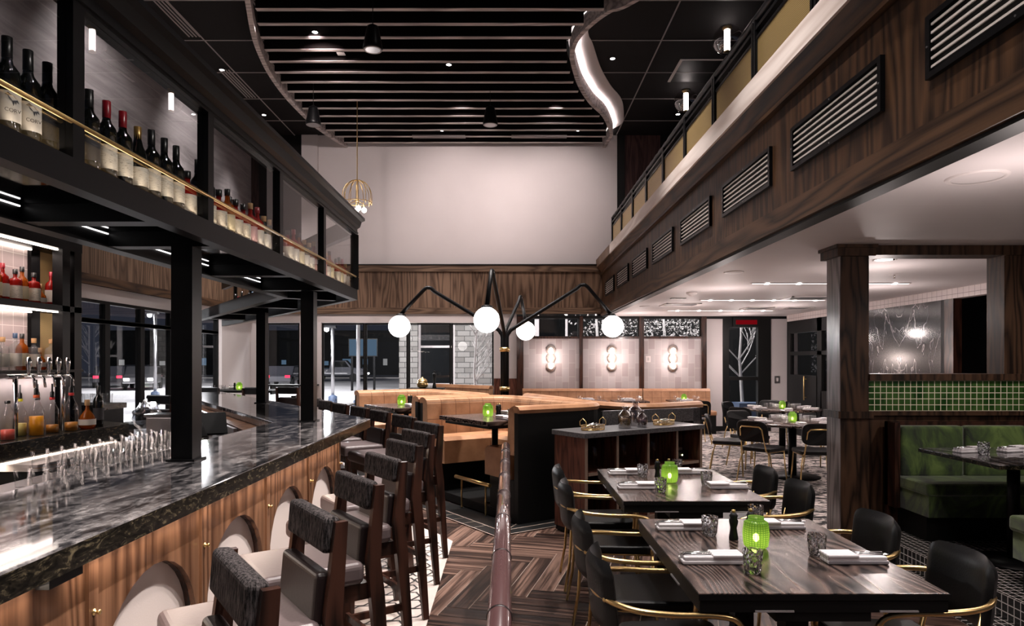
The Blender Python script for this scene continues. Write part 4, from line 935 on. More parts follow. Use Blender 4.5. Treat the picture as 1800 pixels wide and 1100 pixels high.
# ---- stacked tumblers by the sink, behind the bar's inner edge
tray = thing('glass_shelf', 'low steel shelf of stacked glasses behind the inner edge of the bar', 'shelf', (0,0,0))
B().box(-2.62, -2.06, 3.15, 4.95, .93, .96).done('shelf_board', 'steel', tray); 
for y in (3.25, 4.85): B().box(-2.60, -2.10, y-.02, y+.02, 0, .93).done('bracket', 'black_metal', tray)
gl = tag(B().lathe([(.030, 0), (.034, .002), (.039, .095), (.036, .095), (.031, .010), (1e-4, .010)], n=14, caps=False).done('stacked_glass', 'clear_thin'), '', 'glass', 'stacked glasses behind the bar')
q = 0
for lvl in range(2):
    for r_ in range(4):
        for c_ in range(12):
            if lvl and (r_ == 3 or c_ > 9): continue
            loc = (-2.13-.10*r_, 3.35+.11*c_+.02*r_, .961+.098*lvl)
            lab = f'clear tumbler, {["lower","upper"][lvl]} layer of the stack behind the bar, {ordn(c_)} in {["front","second","third","back"][r_]} row'
            if q == 0: gl.location = loc; gl['label'] = lab
            else: dup(gl, loc, 0, lab)
            q += 1
rk = thing('back_counter_glass_rack', 'small dark stone ledge with upturned glasses at the back bar end', 'glass rack', (-3.92, 6.30, 0))
B().box(-.28, .22, -.12, .25, 0, 1.15).done('cabinet', 'black_paint', rk); B().box(-.30, .24, -.14, .27, 1.151, 1.20).done('stone_slab', 'stone_edge', rk)
for i in range(10):
    o = dup(gl, (-4.17+.047*i, 6.28+.10*(i % 2), 1.201), 0, f'upturned rocks glass on the stone ledge past the back bar, {ordn(i)} of ten', 'glasses on the stone ledge')
# inner work station with till screens, bucket, bins
ws = thing('bar_workstation', 'stainless bar workstation with bins inside the bar corner', 'workstation', (0,0,0))
A0 = Vector((-2.38, 5.95)); 
B().prism([tuple(A0), tuple(A0+DU*1.9), tuple(A0+DU*1.9-DN*.62), tuple(A0-DN*.62)], .82, .88).done('worktop', 'steel', ws); B().prism([tuple(A0-DN*.03), tuple(A0+DU*1.85-DN*.03), tuple(A0+DU*1.85-DN*.58), tuple(A0-DN*.58)], 0, .82).done('cabinet', 'black_paint', ws)
B().prism([tuple(A0+DU*.1+DN*.03), tuple(A0+DU*1.8+DN*.03), tuple(A0+DU*1.8), tuple(A0+DU*.1)], .88, 1.0).done('speed_rail', 'steel', ws)
for i, (p, rz, lab) in enumerate(((A0+DU*.25-DN*.2, .5, 'tilted black till screen closest to the bar corner'), (A0+DU*.0-DN*.42, .9, 'second tilted black till screen behind the column'))):
    t = thing('till_screen', lab, 'till screen', (p.x, p.y, .881), rz, 'till screens')
    m = Matrix.Translation((0, 0, .16)) @ Matrix.Rotation(math.radians(-42), 4, 'X'); B().box(-.17, .17, -.012, .012, -.12, .12, m).done('screen', 'black_metal', t, bevel=.005)
    B().box(-.08, .08, -.08, .08, 0, .02).box(-.02, .02, -.02, .02, .02, .14).done('stand', 'steel', t)
for i, (q_, r_, h, m_, nm, lab, ct) in enumerate(((1.05, .085, .17, 'wine_glass_dark', 'garnish_tub', 'dark green round garnish tub on the workstation', 'tub'), (1.3, .085, .17, 'wine_glass_dark', 'garnish_tub', 'second dark green tub beside the folded white cloth', 'tub'))):
    p = A0 + DU*q_ - DN*.28; t = thing(nm, lab, ct, (p.x, p.y, .881), 0, 'garnish tubs'); B().lathe([(r_*.85, 0), (r_, h), (r_*.93, h), (r_*.8, .01), (1e-4, .01)], n=20).done('tub_body', m_, t)
    B().ball((0,0,h-.03), r_*.8, 12, 6, .4).done('garnish', 'greenery', t)
p = A0 + DU*.85 - DN*.12; t = thing('caddy_bin', 'pale rectangular tray with napkins in front of the garnish tubs', 'tray', (p.x, p.y, .881), math.atan2(DU.y, DU.x)); B().box(-.13, .13, -.06, .06, 0, .09).done('tray_body', 'cream', t, bevel=.008); B().box(-.10, .10, -.04, .04, .09, .115).done('paper_stack', 'napkin', t)
def cloth_heap(name, label, loc, r, mat, seed, hz=.7):
    rr = random.Random(seed); b_ = B().ball((0,0,r*hz), r, 20, 12, hz); b_.v = [(x*(1+rr.uniform(-.18,.18)), y*(1+rr.uniform(-.18,.18)), max(0, z*(1+rr.uniform(-.12,.18)))) for x, y, z in b_.v]
    o = b_.done(name, mat, None); o.location = loc; tag(o, label, 'cloth'); return o
cloth_heap('folded_cloth', 'crumpled white cloth on top of the garnish tubs', (A0.x+DU.x*1.15-.2, A0.y+DU.y*1.15-.16, 1.052), .08, 'napkin', 1)
o = cloth_heap('plastic_bag', 'crumpled clear plastic bag leaning by the black gantry column', (A0.x+DU.x*1.45-.45, A0.y+DU.y*1.45-.3, .881), .13, 'plastic_wrap', 2, 1.1); o['category'] = 'bag'
t = thing('ice_bucket', 'square steel ice bin with glasses beside the gantry column', 'ice bin', (-2.68, 5.32, 0)); B().box(-.10, .10, -.10, .10, .75, 1.17).done('bin_body', 'steel', t, bevel=.01); B().box(-.11, .11, -.11, .11, 1.17, 1.19).done('rim', 'chrome', t)
for a, b in ((-.08,-.08),(.08,-.08),(-.08,.08),(.08,.08)): B().box(a-.012, a+.012, b-.012, b+.012, 0, .75).done('leg', 'steel', t)
# ================================================================== BAR STOOLS
def make_stool():
    t = thing('bar_stool', '', 'bar stool', (0,0,0), 0, 'upholstered bar stools at the bar')      # origin: floor under the middle of the back; faces -Y locally
    W2, D = .215, .45
    B().box(-W2, W2, -D, -.03, .665, .76).done('seat', 'leather_seat', t, bevel=.028, seg=4)
    B().box(-W2+.015, W2-.015, -D+.03, -.01, .60, .668).done('seat_frame', 'dark_walnut', t)
    m = Matrix.Translation((0, -.01, .74)) @ Matrix.Rotation(math.radians(-5), 4, 'X')
    B().box(-W2+.03, W2-.03, -.045, .012, -.01, .165, m).done('back_cushion', 'leather_brown', t, bevel=.018, seg=4)
    B().box(-W2+.026, W2-.026, -.034, .022, .225, .345, m).done('back_band', 'fabric', t, bevel=.018, seg=4)
    for s_ in (-1, 1):
        b_ = B(); P = [(s_*(W2-.012), .075, 0), (s_*(W2-.012), .02, .62), (s_*(W2-.012), .005, .76), (s_*(W2-.014), .035, 1.07)]
        for (a, c), (r0, r1) in zip(zip(P, P[1:]), ((.016, .026), (.026, .024), (.024, .017))):
            i = len(b_.v)
            for p, r_ in ((a, r0), (c, r1)): b_.v += [(p[0]-r_*.75, p[1]-r_*1.2, p[2]), (p[0]+r_*.75, p[1]-r_*1.2, p[2]), (p[0]+r_*.75, p[1]+r_*1.2, p[2]), (p[0]-r_*.75, p[1]+r_*1.2, p[2])]
            for k in range(4): l = (k+1) % 4; b_.face((i+k, i+l, i+4+l, i+4+k))
            b_.face((i+3, i+2, i+1, i)); b_.face((i+4, i+5, i+6, i+7))
        b_.done('rear_leg', 'dark_walnut', t)
        b_ = B(); i = 0; r0, r1 = .014, .024; x, y = s_*(W2-.03), -D+.055
        b_.v += [(x-r0+s_*.01, y-r0-.015, 0), (x+r0+s_*.01, y-r0-.015, 0), (x+r0+s_*.01, y+r0-.015, 0), (x-r0+s_*.01, y+r0-.015, 0), (x-r1, y-r1, .61), (x+r1, y-r1, .61), (x+r1, y+r1, .61), (x-r1, y+r1, .61)]
        for k in range(4): l = (k+1) % 4; b_.face((k, l, 4+l, 4+k))
        b_.face((3,2,1,0)); b_.done('front_leg', 'dark_walnut', t)
        B().box(s_*(W2-.022)-.009, s_*(W2-.022)+.009, -D+.06, .04, .30, .335).done('stretcher', 'dark_walnut', t)
    B().box(-W2+.02, W2-.02, .038, .056, .38, .412).done('stretcher', 'dark_walnut', t)
    B().box(-W2+.03, W2-.03, -D+.032, -D+.052, .20, .228).done('foot_bar', 'brass', t)
    return t
stool = make_stool()
# back direction right->left corner is (-.57,.82); facing (-.82,-.57)
FA = math.atan2(-.57, -.82) + PI/2
SP = []
for k in range(7): r_ = Vector((-.575, 1.545+.655*k)); SP.append((r_ + Vector((-.57, .82))*.205, f'{["nearest","second nearest","third nearest","fourth","fifth","sixth","seventh"][k]} dark bar stool of the row along the arched bar front'))
for k, p in enumerate(((-.895, 6.24), (-1.234, 6.857), (-1.57, 7.43), (-1.92, 8.0), (-2.26, 8.62), (-2.58, 9.25))): SP.append((Vector(p) + Vector((-.57, .82))*.205, f'{ordn(k)} stool round the bar corner along the diagonal counter, fabric band showing'))
for i, (p, lab) in enumerate(SP):
    q = p - Vector((-.82, -.57))*.0
    if i == 0: stool.location = (p.x, p.y, 0.0075); stool.rotation_euler = (0, 0, FA); stool['label'] = lab
    else: dup(stool, (p.x, p.y, 0.0075), FA, lab)
for i, (x, y, rz, lab) in enumerate(((-4.75, 9.25, -.3, 'dark leather bar stool alone before the side windows'), (-4.45, 11.95, 2.9, 'black stool at the high table, left of the pale corner'), (-3.93, 12.15, 2.9, 'black stool at the drink rail by the pale corner'), (-5.25, 11.95, 2.9, 'black stool at the high table nearest the side windows'))):
    r_ = dup(stool, (x, y, .0075), rz, lab, 'stools by the windows', 1.04)
    for c in r_.children:
        if c.name.startswith('back_band'): c.data = c.data.copy(); c.data.materials[0] = M['leather_black']
        if c.name.startswith('seat') and 'frame' not in c.name: c.data = c.data.copy(); c.data.materials[0] = M['leather_black']
# high table with drink rail in that corner
ht = thing('high_table', 'black high table with glasses in the far corner by the windows', 'table', (-5.05, 12.75, 0)); B().box(-.75, .75, -.38, .38, 1.02, 1.06).done('table_top', 'black_paint', ht, bevel=.004)
for s_ in (-.5, .5): B().cyl((s_, 0, .02), (s_, 0, 1.02), .035, 14).done('leg', 'black_metal', ht); B().lathe([(.2, 0), (.2, .012), (.03, .02)], (s_, 0, .0075), 20).done('base_plate', 'black_metal', ht)
t = thing('drink_rail', 'dark narrow drink rail shelf under the last windows', 'shelf', (0,0,0)); B().box(-5.5, -4.3, YB-.38, YB-.03, 1.04, 1.07).done('rail_board', 'black_paint', t)
for x in (-5.3, -4.6): B().box(x-.02, x+.02, YB-.3, YB-.02, .85, 1.04).done('bracket', 'black_paint', t)
# ================================================================== BOOTHS
def fillet(P, r, n=7):
    out = [P[0]]
    for i in range(1, len(P)-1):
        a, b, c = Vector(P[i-1]), Vector(P[i]), Vector(P[i+1]); d0 = (b-a).normalized(); d1 = (c-b).normalized(); k = min(r[i] if isinstance(r, list) else r, (b-a).length*.48, (c-b).length*.48)
        s_, e_ = b - d0*k, b + d1*k
        for q in range(n+1): t = q/n; out.append(tuple((1-t)**2*s_ + 2*t*(1-t)*b + t*t*e_))
    out.append(P[-1]); return [tuple(p) for p in out]
def booth(label, path, group, h=1.12, seat_d=.45, sh=.72, seats=True, plinth=True, seat_z0=.42):
    t = thing('leather_booth', label, 'booth', (0,0,0), 0, group)
    B().sweep(path, [(-.03, .0), (-.03, h-.03), (.035, h-.03), (.035, .0)]).done('outer_shell', 'black_paint', t)
    B().sweep(path, [(.035, sh-.05), (.035, h-.02), (.05, h+.015), (.085, h+.025), (.125, h+.005), (.14, h-.04), (.16, sh-.05)]).done('backrest', 'tan_leather', t)
    B().sweep(path, [(-.045, h-.035), (-.055, h), (-.03, h+.03), (.03, h+.04), (.08, h+.03), (.10, h-.02), (.03, h-.035)]).done('top_roll', 'tan_plain', t)
    if seats:
        B().sweep(path, [(.13, seat_z0), (.13, sh-.01), (.20, sh), (.13+seat_d-.05, sh), (.13+seat_d, sh-.04), (.13+seat_d+.0, seat_z0)]).done('seat', 'tan_plain', t)
        B().sweep(path, [(.04, .10), (.04, seat_z0), (.13+seat_d-.10, seat_z0), (.13+seat_d-.10, .10)]).done('base', 'black_paint', t)
    if plinth: B().prism(path, 0.012, .10).done('plinth', 'black_paint', t)
    return t
T1 = fillet([tuple(E1), tuple(E1 + n_*1.2), tuple(E2 + n_*1.2), tuple(E2)], .42)
b1 = booth('tan quilted U-shaped booth with black shell, its wing ending by the handrail', T1, 'tan leather booths')
sft = Vector((-1.23, 1.90)); b2 = dup(b1, (sft.x, sft.y, 0), 0, 'second tan U-shaped booth, behind the first and nearer the windows')
T2 = fillet([(2.29, 8.2), (1.5, 7.62), (1.03, 8.1), (.71, 9.1), (.25, 10.2)], .35)
b3 = booth('curved tan booth whose black back faces the console, roll along its top', T2, 'tan leather booths', 1.08)
# straight banquettes further off
def banquette(label, a, b, h, z=0.012, d=.5, mat='tan_leather', group='tan wall banquettes'):
    a, b = Vector(a), Vector(b); L = (b-a).length; t = thing('banquette', label, 'banquette', (a.x, a.y, z), math.atan2((b-a).y, (b-a).x), group)
    P = [(0, 0), (L, 0)]; B().sweep(P, [(0, .42), (0, h), (.10, h), (.15, .42)]).done('backrest', mat, t); B().box(0, L, -d-.12, -.10, .40, .50).done('seat', 'tan_plain', t, bevel=.03, seg=3)
    B().box(0, L, -d-.05, 0, 0, .41).done('base', 'black_paint', t); B().sweep(P, [(-.02, h-.02), (0, h+.035), (.08, h+.035), (.11, h-.02)]).done('top_roll', 'tan_plain', t); return t
banquette('long tan banquette under the three tiled bays, first two bays', (.3, YB-.10), (2.98, YB-.10), .93)
banquette('shorter tan banquette under the third tiled bay with the wall switch', (3.0, YB-.10), (4.5, YB-.10), .93)
bq = banquette('low tan booth back standing behind the lamp post near the windows', (-1.35, 12.9), (-.28, 11.9), 1.12)
# black slatted screen behind the console
scn = thing('console_screen', 'charcoal framed low screen between the console and the curved booth', 'screen', (0,0,0))
A, C = Vector((.98, 7.16)), Vector((2.13, 7.66)); d = (C-A).normalized(); nn = Vector((d.y, -d.x))
def wallpanel(A, C, th, z0, z1): p = nn*th; return B().prism([tuple(A), tuple(C), tuple(C-p), tuple(A-p)], z0, z1)
wallpanel(A, C, .04, .012, 1.07).done('panel', 'black_paint', scn); wallpanel(A+nn*.02, C+nn*.02, .03, .93, 1.075).done('top_rail', 'granite', scn); wallpanel(C-d*.09+nn*.02, C+nn*.02, .07, .012, 1.075).done('post', 'granite', scn)
sl = B()
for k in range(26): q = A + d*(.03+k*.04) + nn*.008; sl.prism([tuple(q), tuple(q+d*.012), tuple(q+d*.012-nn*.01), tuple(q-nn*.01)], .1, .93)
sl.done('slats', 'granite', scn)
# ================================================================== TABLES
def pedestal(t, x, y, z0, z1, foot='round', r=.26):
    B().cyl((x, y, z0+.015), (x, y, z1), .034, 14).done('pedestal', 'black_metal', t)
    B().lathe([(r, 0), (r, .008), (.05, .022), (.036, .03)], (x, y, z0), 24).done('foot_plate', 'black_metal', t)
def booth_table(label, off):
    t = thing('booth_table', label, 'table', (-.21+off.x, 6.70+off.y, 0), math.atan2(.82, -.57), 'high tables in the tan booths')   # local x along the opening, -y inward
    B().box(0, .98, -.92, 0, .955, 1.0).done('table_top', 'table_wood', t, bevel=.004); B().box(.05, .93, -.87, -.05, .92, .955).done('leaf_apron', 'black_paint', t)
    pedestal(t, .43, -.37, .101, .93, r=.11); pedestal(t, .43, -.60, .101, .93, r=.11)
    B().tube([(.19, -.15, .33), (.88, -.15, .33)], .020, 10).done('foot_rail', 'brass', t); B().cyl((.75, -.15, .012), (.75, -.15, .33), .010, 8).cyl((.27, -.15, .012), (.27, -.15, .33), .010, 8).done('rail_stand', 'brass', t)
    return t
t1 = booth_table('dark square table in the front tan booth with lantern and napkins', Vector((0,0)))
t2 = dup(t1, (-.21+sft.x, 6.70+sft.y, 0), None, 'dark square table in the second tan booth toward the windows')
# ---- tumbler, folded napkin, lantern, grinders
def crinkle(r, z, i, k):
    if 1 <= i <= 7: return r*(1 + .05*math.sin(k*2.4+i*1.9) + .035*math.sin(k*5.1 - i*2.3))
    return r
tum = tag(B().lathe([(.026, 0), (.031, .004), (.033, .016), (.0345, .03), (.036, .044), (.037, .058), (.0375, .070), (.0385, .082), (.039, .092), (.0365, .092), (.034, .07), (.032, .03), (.029, .016), (1e-4, .014)], n=22, caps=False, fn=crinkle).done('tumbler', 'tumbler'), '', 'glass', 'cut glass tumblers on the tables')
tum_far = tag(B().lathe([(.028, 0), (.033, .004), (.038, .092), (.035, .092), (.030, .014), (1e-4, .014)], n=12, caps=False).done('tumbler', 'clear_thin'), '', 'glass', 'cut glass tumblers on the tables')
def make_napkin():
    t = thing('napkin_roll', '', 'napkin', (0,0,0), 0, 'folded napkins with cutlery')
    b_ = B(); P = []
    for (z0, z1, w_, dx) in ((0, .012, .043, 0), (.011, .024, .040, .006)):
        b_.box(-.125+dx, .125, -w_, w_, z0*1.3, z1*1.35)
    b_.done('cloth', 'striped_linen', t, bevel=.005, seg=3)
    b_ = B().box(.0, .128, -.046, .046, .028, .040); b_.done('cloth_fold', 'striped_linen', t, bevel=.004, seg=3)
    f = B().tube([(-.115, .012, .036), (-.03, .012, .039), (.01, .010, .036)], [.004, .003, .004], 6); f.box(-.13, -.108, .002, .022, .034, .037)
    f.done('fork', 'chrome', t); B().tube([(-.12, -.012, .036), (-.05, -.012, .038), (.01, -.010, .036)], [.006, .0035, .004], 6).done('knife', 'chrome', t); return t
nap = make_napkin()
def hob(r, z, i, k): return r*(1 + (.055 if (i % 2 and k % 2) else 0)) if 1 <= i <= 21 else r
def make_lantern():
    pr = [(.036, 0), (.044, .004)] + [(.050 + .006*math.sin(PI*j/20), .008 + j*.0054) for j in range(21)] + [(.040, .122), (.034, .126), (.034, .140), (.031, .140)]
    o = tag(B().lathe(pr, n=40, caps=False, fn=hob).done('candle_lantern', 'lantern_green'), '', 'candle lantern', 'green glass candle lanterns')
    B().lathe([(1e-4, .003), (.034, .003), (.034, .010), (1e-4, .010)], n=20, caps=False).done('glass_floor', 'lantern_green', o)
    B().ball((0, 0, .045), .013, 12, 8, 1.5).done('candle', 'candle', o)
    return o
lan = make_lantern()
def make_mill():
    o = tag(B().lathe([(.021, 0), (.022, .008), (.018, .03), (.014, .055), (.020, .075), (.0215, .088), (.016, .10), (.020, .112), (.012, .125), (1e-4, .126)], n=18, caps=False).done('pepper_mill', 'black_paint'), '', 'pepper mill', 'small mills beside the lanterns')
    B().lathe([(.004, .124), (.009, .130), (.009, .138), (1e-4, .141)], n=12, caps=False).done('knob', 'brass', o); return o
mill = make_mill()
USED = {}
def place(src_, loc, rz, label, group=None):
    if id(src_) not in USED: USED[id(src_)] = 1; src_.location = loc; src_.rotation_euler = (0, 0, rz); src_['label'] = label; r_ = src_
    else: r_ = dup(src_, loc, rz, label, group)
    if group: r_['group'] = group
    return r_
# ---- the dining tables in front, their chairs
def dining_table(y0, y1, x0, x1, label):
    t = thing('dining_table', label, 'table', ((x0+x1)/2, (y0+y1)/2, 0), 0, 'dark oak dining tables'); a, b = (x1-x0)/2, (y1-y0)/2
    B().box(-a, a, -b, b, .735, .76).done('table_top', 'table_wood', t, bevel=.002)
    B().box(-a-.0015, a+.0015, -b-.0015, b+.0015, .7352, .7565).done('table_edge', 'black_paint', t)
    B().box(-a+.004, a-.004, -b+.004, b-.004, .690, .734).done('folded_leaf', 'black_paint', t)
    B().box(-a+.28, a-.28, -b+.01, b-.01, .655, .689).done('lower_apron', 'black_paint', t)
    for x in (-.25, .2): B().box(x, x+.14, -b-.002, -b+.006, .692, .698).done('hinge', 'grid_line', t)
    for y in (-.22, .22): B().box(-a-.002, -a+.006, y-.07, y+.07, .692, .698).done('hinge', 'grid_line', t)
    for y in (-b+.28, b-.28):
        B().box(-.045, .045, y-.045, y+.045, .03, .690).done('pedestal', 'black_paint', t); B().box(-.30, .30, y-.04, y+.04, .0, .03).done('foot_bar', 'black_metal', t)
    return t
dt1 = dining_table(2.465, 3.63, .686, 1.592, 'nearest dark oak dining table set for four with green lantern')
dt2 = dining_table(4.09, 5.305, .686, 1.565, 'second dark oak dining table, beyond the nearest one')
def make_armchair():
    """origin: floor under the middle of the seat; faces +X"""
    t = thing('armchair', '', 'chair', (0,0,0), 0, 'brass armed dining chairs at the oak tables')
    poly = fillet([(-.20,-.2), (-.20,.20), (.22,.23), (.22,-.23), (-.20,-.2)], .07, 5)[:-1]
    B().prism(poly, .425, .475).done('seat', 'leather_black', t, bevel=.016, seg=3)
    # curved back pad
    b_ = B(); n, m = 14, 9; th = .032
    def pad(u, v, off):     # u across, v up
        y = u*.205*(1 if abs(v-.5) < .35 else (1 - .22*((abs(v-.5)-.35)/.15)**2)); z = .545 + v*.285; x = -.245 - .055*(1-(u)**2) - .03*v + off*.5
        return (x - .0, y, z)
    def grid(off, pinch):
        return [[pad(-1+2*i/n, j/m, off if 0 < i < n and 0 < j < m else 0) for i in range(n+1)] for j in range(m+1)]
    G0, G1 = grid(.055, 0), grid(-.045, 0); b_.v = [p for r_ in G0 for p in r_] + [p for r_ in G1 for p in r_]; K = (n+1)*(m+1)
    for j in range(m):
        for i in range(n):
            a = j*(n+1)+i; b_.face((a, a+1, a+n+2, a+n+1), True); b_.face((K+a, K+a+n+1, K+a+n+2, K+a+1), True)
    b_.done('backrest', 'leather_black', t, sub=1)
    # arm hoop: one brass tube from front leg over the arms and round behind the back
    A_ = [(.20, -.245, .43), (.205, -.25, .56), (.18, -.255, .64), (.10, -.26, .665), (-.05, -.265, .67), (-.18, -.255, .68), (-.265, -.20, .69), (-.315, -.10, .695), (-.325, 0, .695)]
    hoop = cr(A_ + [(x, -y, z) for x, y, z in A_[-2::-1]], 3) if False else None
    P3 = A_ + [(x, -y, z) for x, y, z in A_[-2::-1]]; S = []
    for i in range(len(P3)-1):
        p0, p1, p2, p3 = (Vector(P3[max(0, i-1)]), Vector(P3[i]), Vector(P3[i+1]), Vector(P3[min(len(P3)-1, i+2)]))
        for k in range(4): q = k/4; S.append(.5*((2*p1)+(-p0+p2)*q+(2*p0-5*p1+4*p2-p3)*q*q+(-p0+3*p1-3*p2+p3)*q**3))
    S.append(Vector(P3[-1])); B().tube(S, .0115, 10).done('arm_hoop', 'brass', t)
    for s_ in (-1, 1):
        B().tube([(.20, s_*.245, .435), (.215, s_*.25, .2), (.23, s_*.26, 0)], .0095, 8).done('leg', 'brass', t)
        B().tube([(-.285, s_*.17, .69), (-.22, s_*.18, .45), (-.235, s_*.20, .2), (-.27, s_*.22, 0)], .0095, 8).done('leg', 'brass', t)
        B().tube([(-.275, s_*.15, .70), (-.21, s_*.16, .43), (-.12, s_*.17, .418), (.20, s_*.20, .418), (.20, s_*.245, .43)], .008, 8).done('side_tube', 'brass', t)
        B().ball((-.292, s_*.165, .692), .012, 8, 6).done('bolt', 'brass', t)
    return t
ac = make_armchair(); q = 0
for side, X, ys in (('bar', .655, (2.74, 3.38, 4.33, 4.93)), ('column', 1.55, (2.76, 3.40, 4.31, 4.88))):
    for i, y in enumerate(ys):
        lab = f'black leather armchair with brass tube arms, {side} side of the {"nearest" if i < 2 else "second"} oak table, {"near" if i % 2 == 0 else "far"} place'
        place(ac, (X, y, 0.0075), 0 if side == 'bar' else PI, lab)
def setting(tbl, cx, cy, z, items):
    for kind, x, y, rz, lab in items:
        place({'n': nap, 't': tum, 'l': lan, 'm': mill, 'f': tum_far}[kind], (cx+x, cy+y, z), rz, lab)
for nm, cy, zz in (('nearest', 3.05, .761), ('second', 4.70, .761)):
    setting(nm, 1.13, cy, zz, [
     ('n', -.27, .36, 0, f'folded striped napkin with cutlery, {nm} table, bar side far place'), ('n', -.29, -.20, 0, f'folded striped napkin with cutlery, {nm} table, bar side near place'),
     ('n', .22, .38, PI, f'folded striped napkin, {nm} table, column side far place'), ('n', .31, -.20, PI, f'folded striped napkin, {nm} table, column side near place'),
     ('t', -.165, .235, .3, f'cut glass tumbler, {nm} table, bar side far place'), ('t', -.165, -.345, 1.1, f'cut glass tumbler, {nm} table, bar side near place'),
     ('t', .145, .48, 2.1, f'cut glass tumbler, {nm} table, column side far place'), ('t', .20, -.10, 3.3, f'cut glass tumbler, {nm} table, column side near place'),
     ('l', -.02, .02, 0, f'green hobnail glass lantern with lit candle on the {nm} oak table'), ('m', -.075, .16, 0, f'black mill with brass knob behind lantern, bar side, {nm} oak table'), ('m', .012, .18, 0, f'black mill with brass knob behind lantern, column side, {nm} oak table')])
# booth tables: same ware (local offsets turned to the booth)
for nm, T in (('front booth', t1), ('second booth', t2)):
    c, s_ = math.cos(T.rotation_euler.z), math.sin(T.rotation_euler.z)
    def L(x, y): return (T.location.x + x*c - y*s_, T.location.y + x*s_ + y*c, 1.001)
    rz = T.rotation_euler.z
    for kind, x, y, r_, lab in (('l', .55, -.36, 0, f'green glass candle lantern on the {nm} table'), ('m', .47, -.43, 0, f'dark mill by the lantern on the {nm} table'), ('m', .52, -.49, 0, f'second dark mill by the lantern on the {nm} table'),
        ('t', .28, -.48, 0, f'tumbler at mid table in the {nm}'), ('t', .07, -.62, 0, f'tumbler by the far napkin in the {nm}'), ('t', .33, -.60, 0, f'tumbler closest to the wing in the {nm}'), ('n', .24, -.74, rz, f'napkin with cutlery lying before tumblers in the {nm}'), ('n', .62, -.70, rz, f'napkin at the far side of the {nm} table'), ('n', .12, -.30, rz, f'napkin at the near corner of the {nm} table')):
        place({'n': nap, 't': tum, 'l': lan, 'm': mill}[kind], L(x, y), r_, lab)
tum.data.polygons.foreach_set('use_smooth', [False]*len(tum.data.polygons))
# ---- console with stone top
P1 = Vector((.677, 6.11)); cu = n_.normalized(); cw = Vector((-.56, .828)); rz = math.atan2(cu.y, cu.x)
con = thing('console_cabinet', 'open walnut console with grey granite top and glassware in eight niches', 'console', (P1.x, P1.y, 0.012), rz)   # local x along, y back
Lc, Dc, Hc = 1.56, .46, .938
B().box(-.02, Lc+.02, -.02, Dc, Hc-.045, Hc).done('stone_top', 'granite', con, bevel=.003)
B().box(0, .03, 0, Dc-.02, .04, Hc-.045).done('side_panel', 'console_wood', con); B().box(Lc-.03, Lc, 0, Dc-.02, .04, Hc-.045).done('side_panel', 'console_wood', con)
B().box(.03, Lc-.03, Dc-.04, Dc-.02, .04, Hc-.045).done('back_panel', 'black_paint', con); B().box(.03, Lc-.03, .03, Dc-.04, .04, .10).done('bottom_shelf', 'console_wood', con); B().box(0, Lc, .04, Dc-.04, 0, .04).done('kick_plate', 'black_paint', con)
xd = [.03, .40, .80, 1.20, Lc-.03]
for x in xd[1:-1]: B().box(x-.012, x+.012, .008, Dc-.04, .10, Hc-.045).done('divider', 'console_wood', con); B().box(x-.013, x+.013, 0, .008, .10, Hc-.045).done('edging', 'niche_edge', con)
for a, b in zip(xd, xd[1:]): B().box(a+.013, b-.013, .008, Dc-.04, .55, .575).done('shelf', 'console_wood', con); B().box(a+.013, b-.013, 0, .008, .549, .576).done('edging', 'niche_edge', con)
for a, b in ((0, .03), (Lc-.03, Lc)): B().box(a, b, -.006, 0, .04, Hc-.045).done('edging', 'niche_edge', con)
B().box(.03, Lc-.03, 0, .03, .04, .10).done('edging', 'niche_edge', con)
def onc(x, y, z): p = P1 + cu*x + cw*y; return (p.x, p.y, z+.012)
wg = thing('wine_glass', '', 'wine glass', (0,0,0), 0, 'wine glasses stored in the console')
B().lathe([(.032, 0), (.030, .002), (.004, .006), (.0035, .085), (.02, .10), (.036, .13), (.037, .155), (.029, .20)], n=14, caps=False).done('bowl_and_stem', 'clear_thin', wg)
q = 0
for ni, (a, b) in enumerate(((.03, .40), (.40, .80), (.80, 1.20))):
    for lv, z in enumerate((.576, .101)):
        for i in range(4 if (ni or lv == 0) else 0):
            place(wg, onc(a+.08+.072*i, .16+.10*(i % 2), z), 0, f'stemmed glass, {ORD[i]} in the {["upper","lower"][lv]} niche, {["first","second","third"][ni]} column of the console')
rd = thing('card_reader', 'small dark receipt printer in the last upper niche of the console', 'printer', onc(1.37, .2, .576), rz); B().box(-.12, .12, -.09, .09, 0, .09).done('printer_body', 'black_metal', rd, bevel=.008); B().box(-.08, .08, -.04, .04, .09, .12).done('printer_lid', 'steel', rd); B().ball((.02, -.092, .05), .006, 8, 6).done('status_light', 'candle', rd)
def tray_(label, p, seed):
    t = thing('wire_tray', label, 'tray', p, rz + .1, 'brass wire trays on the console'); rr = random.Random(seed)
    B().lathe([(1e-4, 0), (.13, 0), (.135, .006), (1e-4, .006)], n=28, caps=False, squash=(1, .62)).done('tray_floor', 'brass', t)
    for z in (.025, .045): B().tube([(.135*math.cos(2*PI*k/28), .135*.62*math.sin(2*PI*k/28), z) for k in range(28)], .003, 6, False, True).done('wire_ring', 'brass', t)
    w_ = B()
    for k in range(36): a = 2*PI*k/36; w_.tube([(.133*math.cos(a), .133*.62*math.sin(a), .004), (.133*math.cos(a), .133*.62*math.sin(a), .045)], .0018, 4)
    w_.done('wire_fence', 'brass', t)
    for s_ in (-1, 1): B().tube([(s_*.13, -.04, .045), (s_*.135, -.04, .085), (s_*.135, 0, .115), (s_*.135, .04, .085), (s_*.13, .04, .045)], .004, 6).done('handle', 'brass', t)
    return t
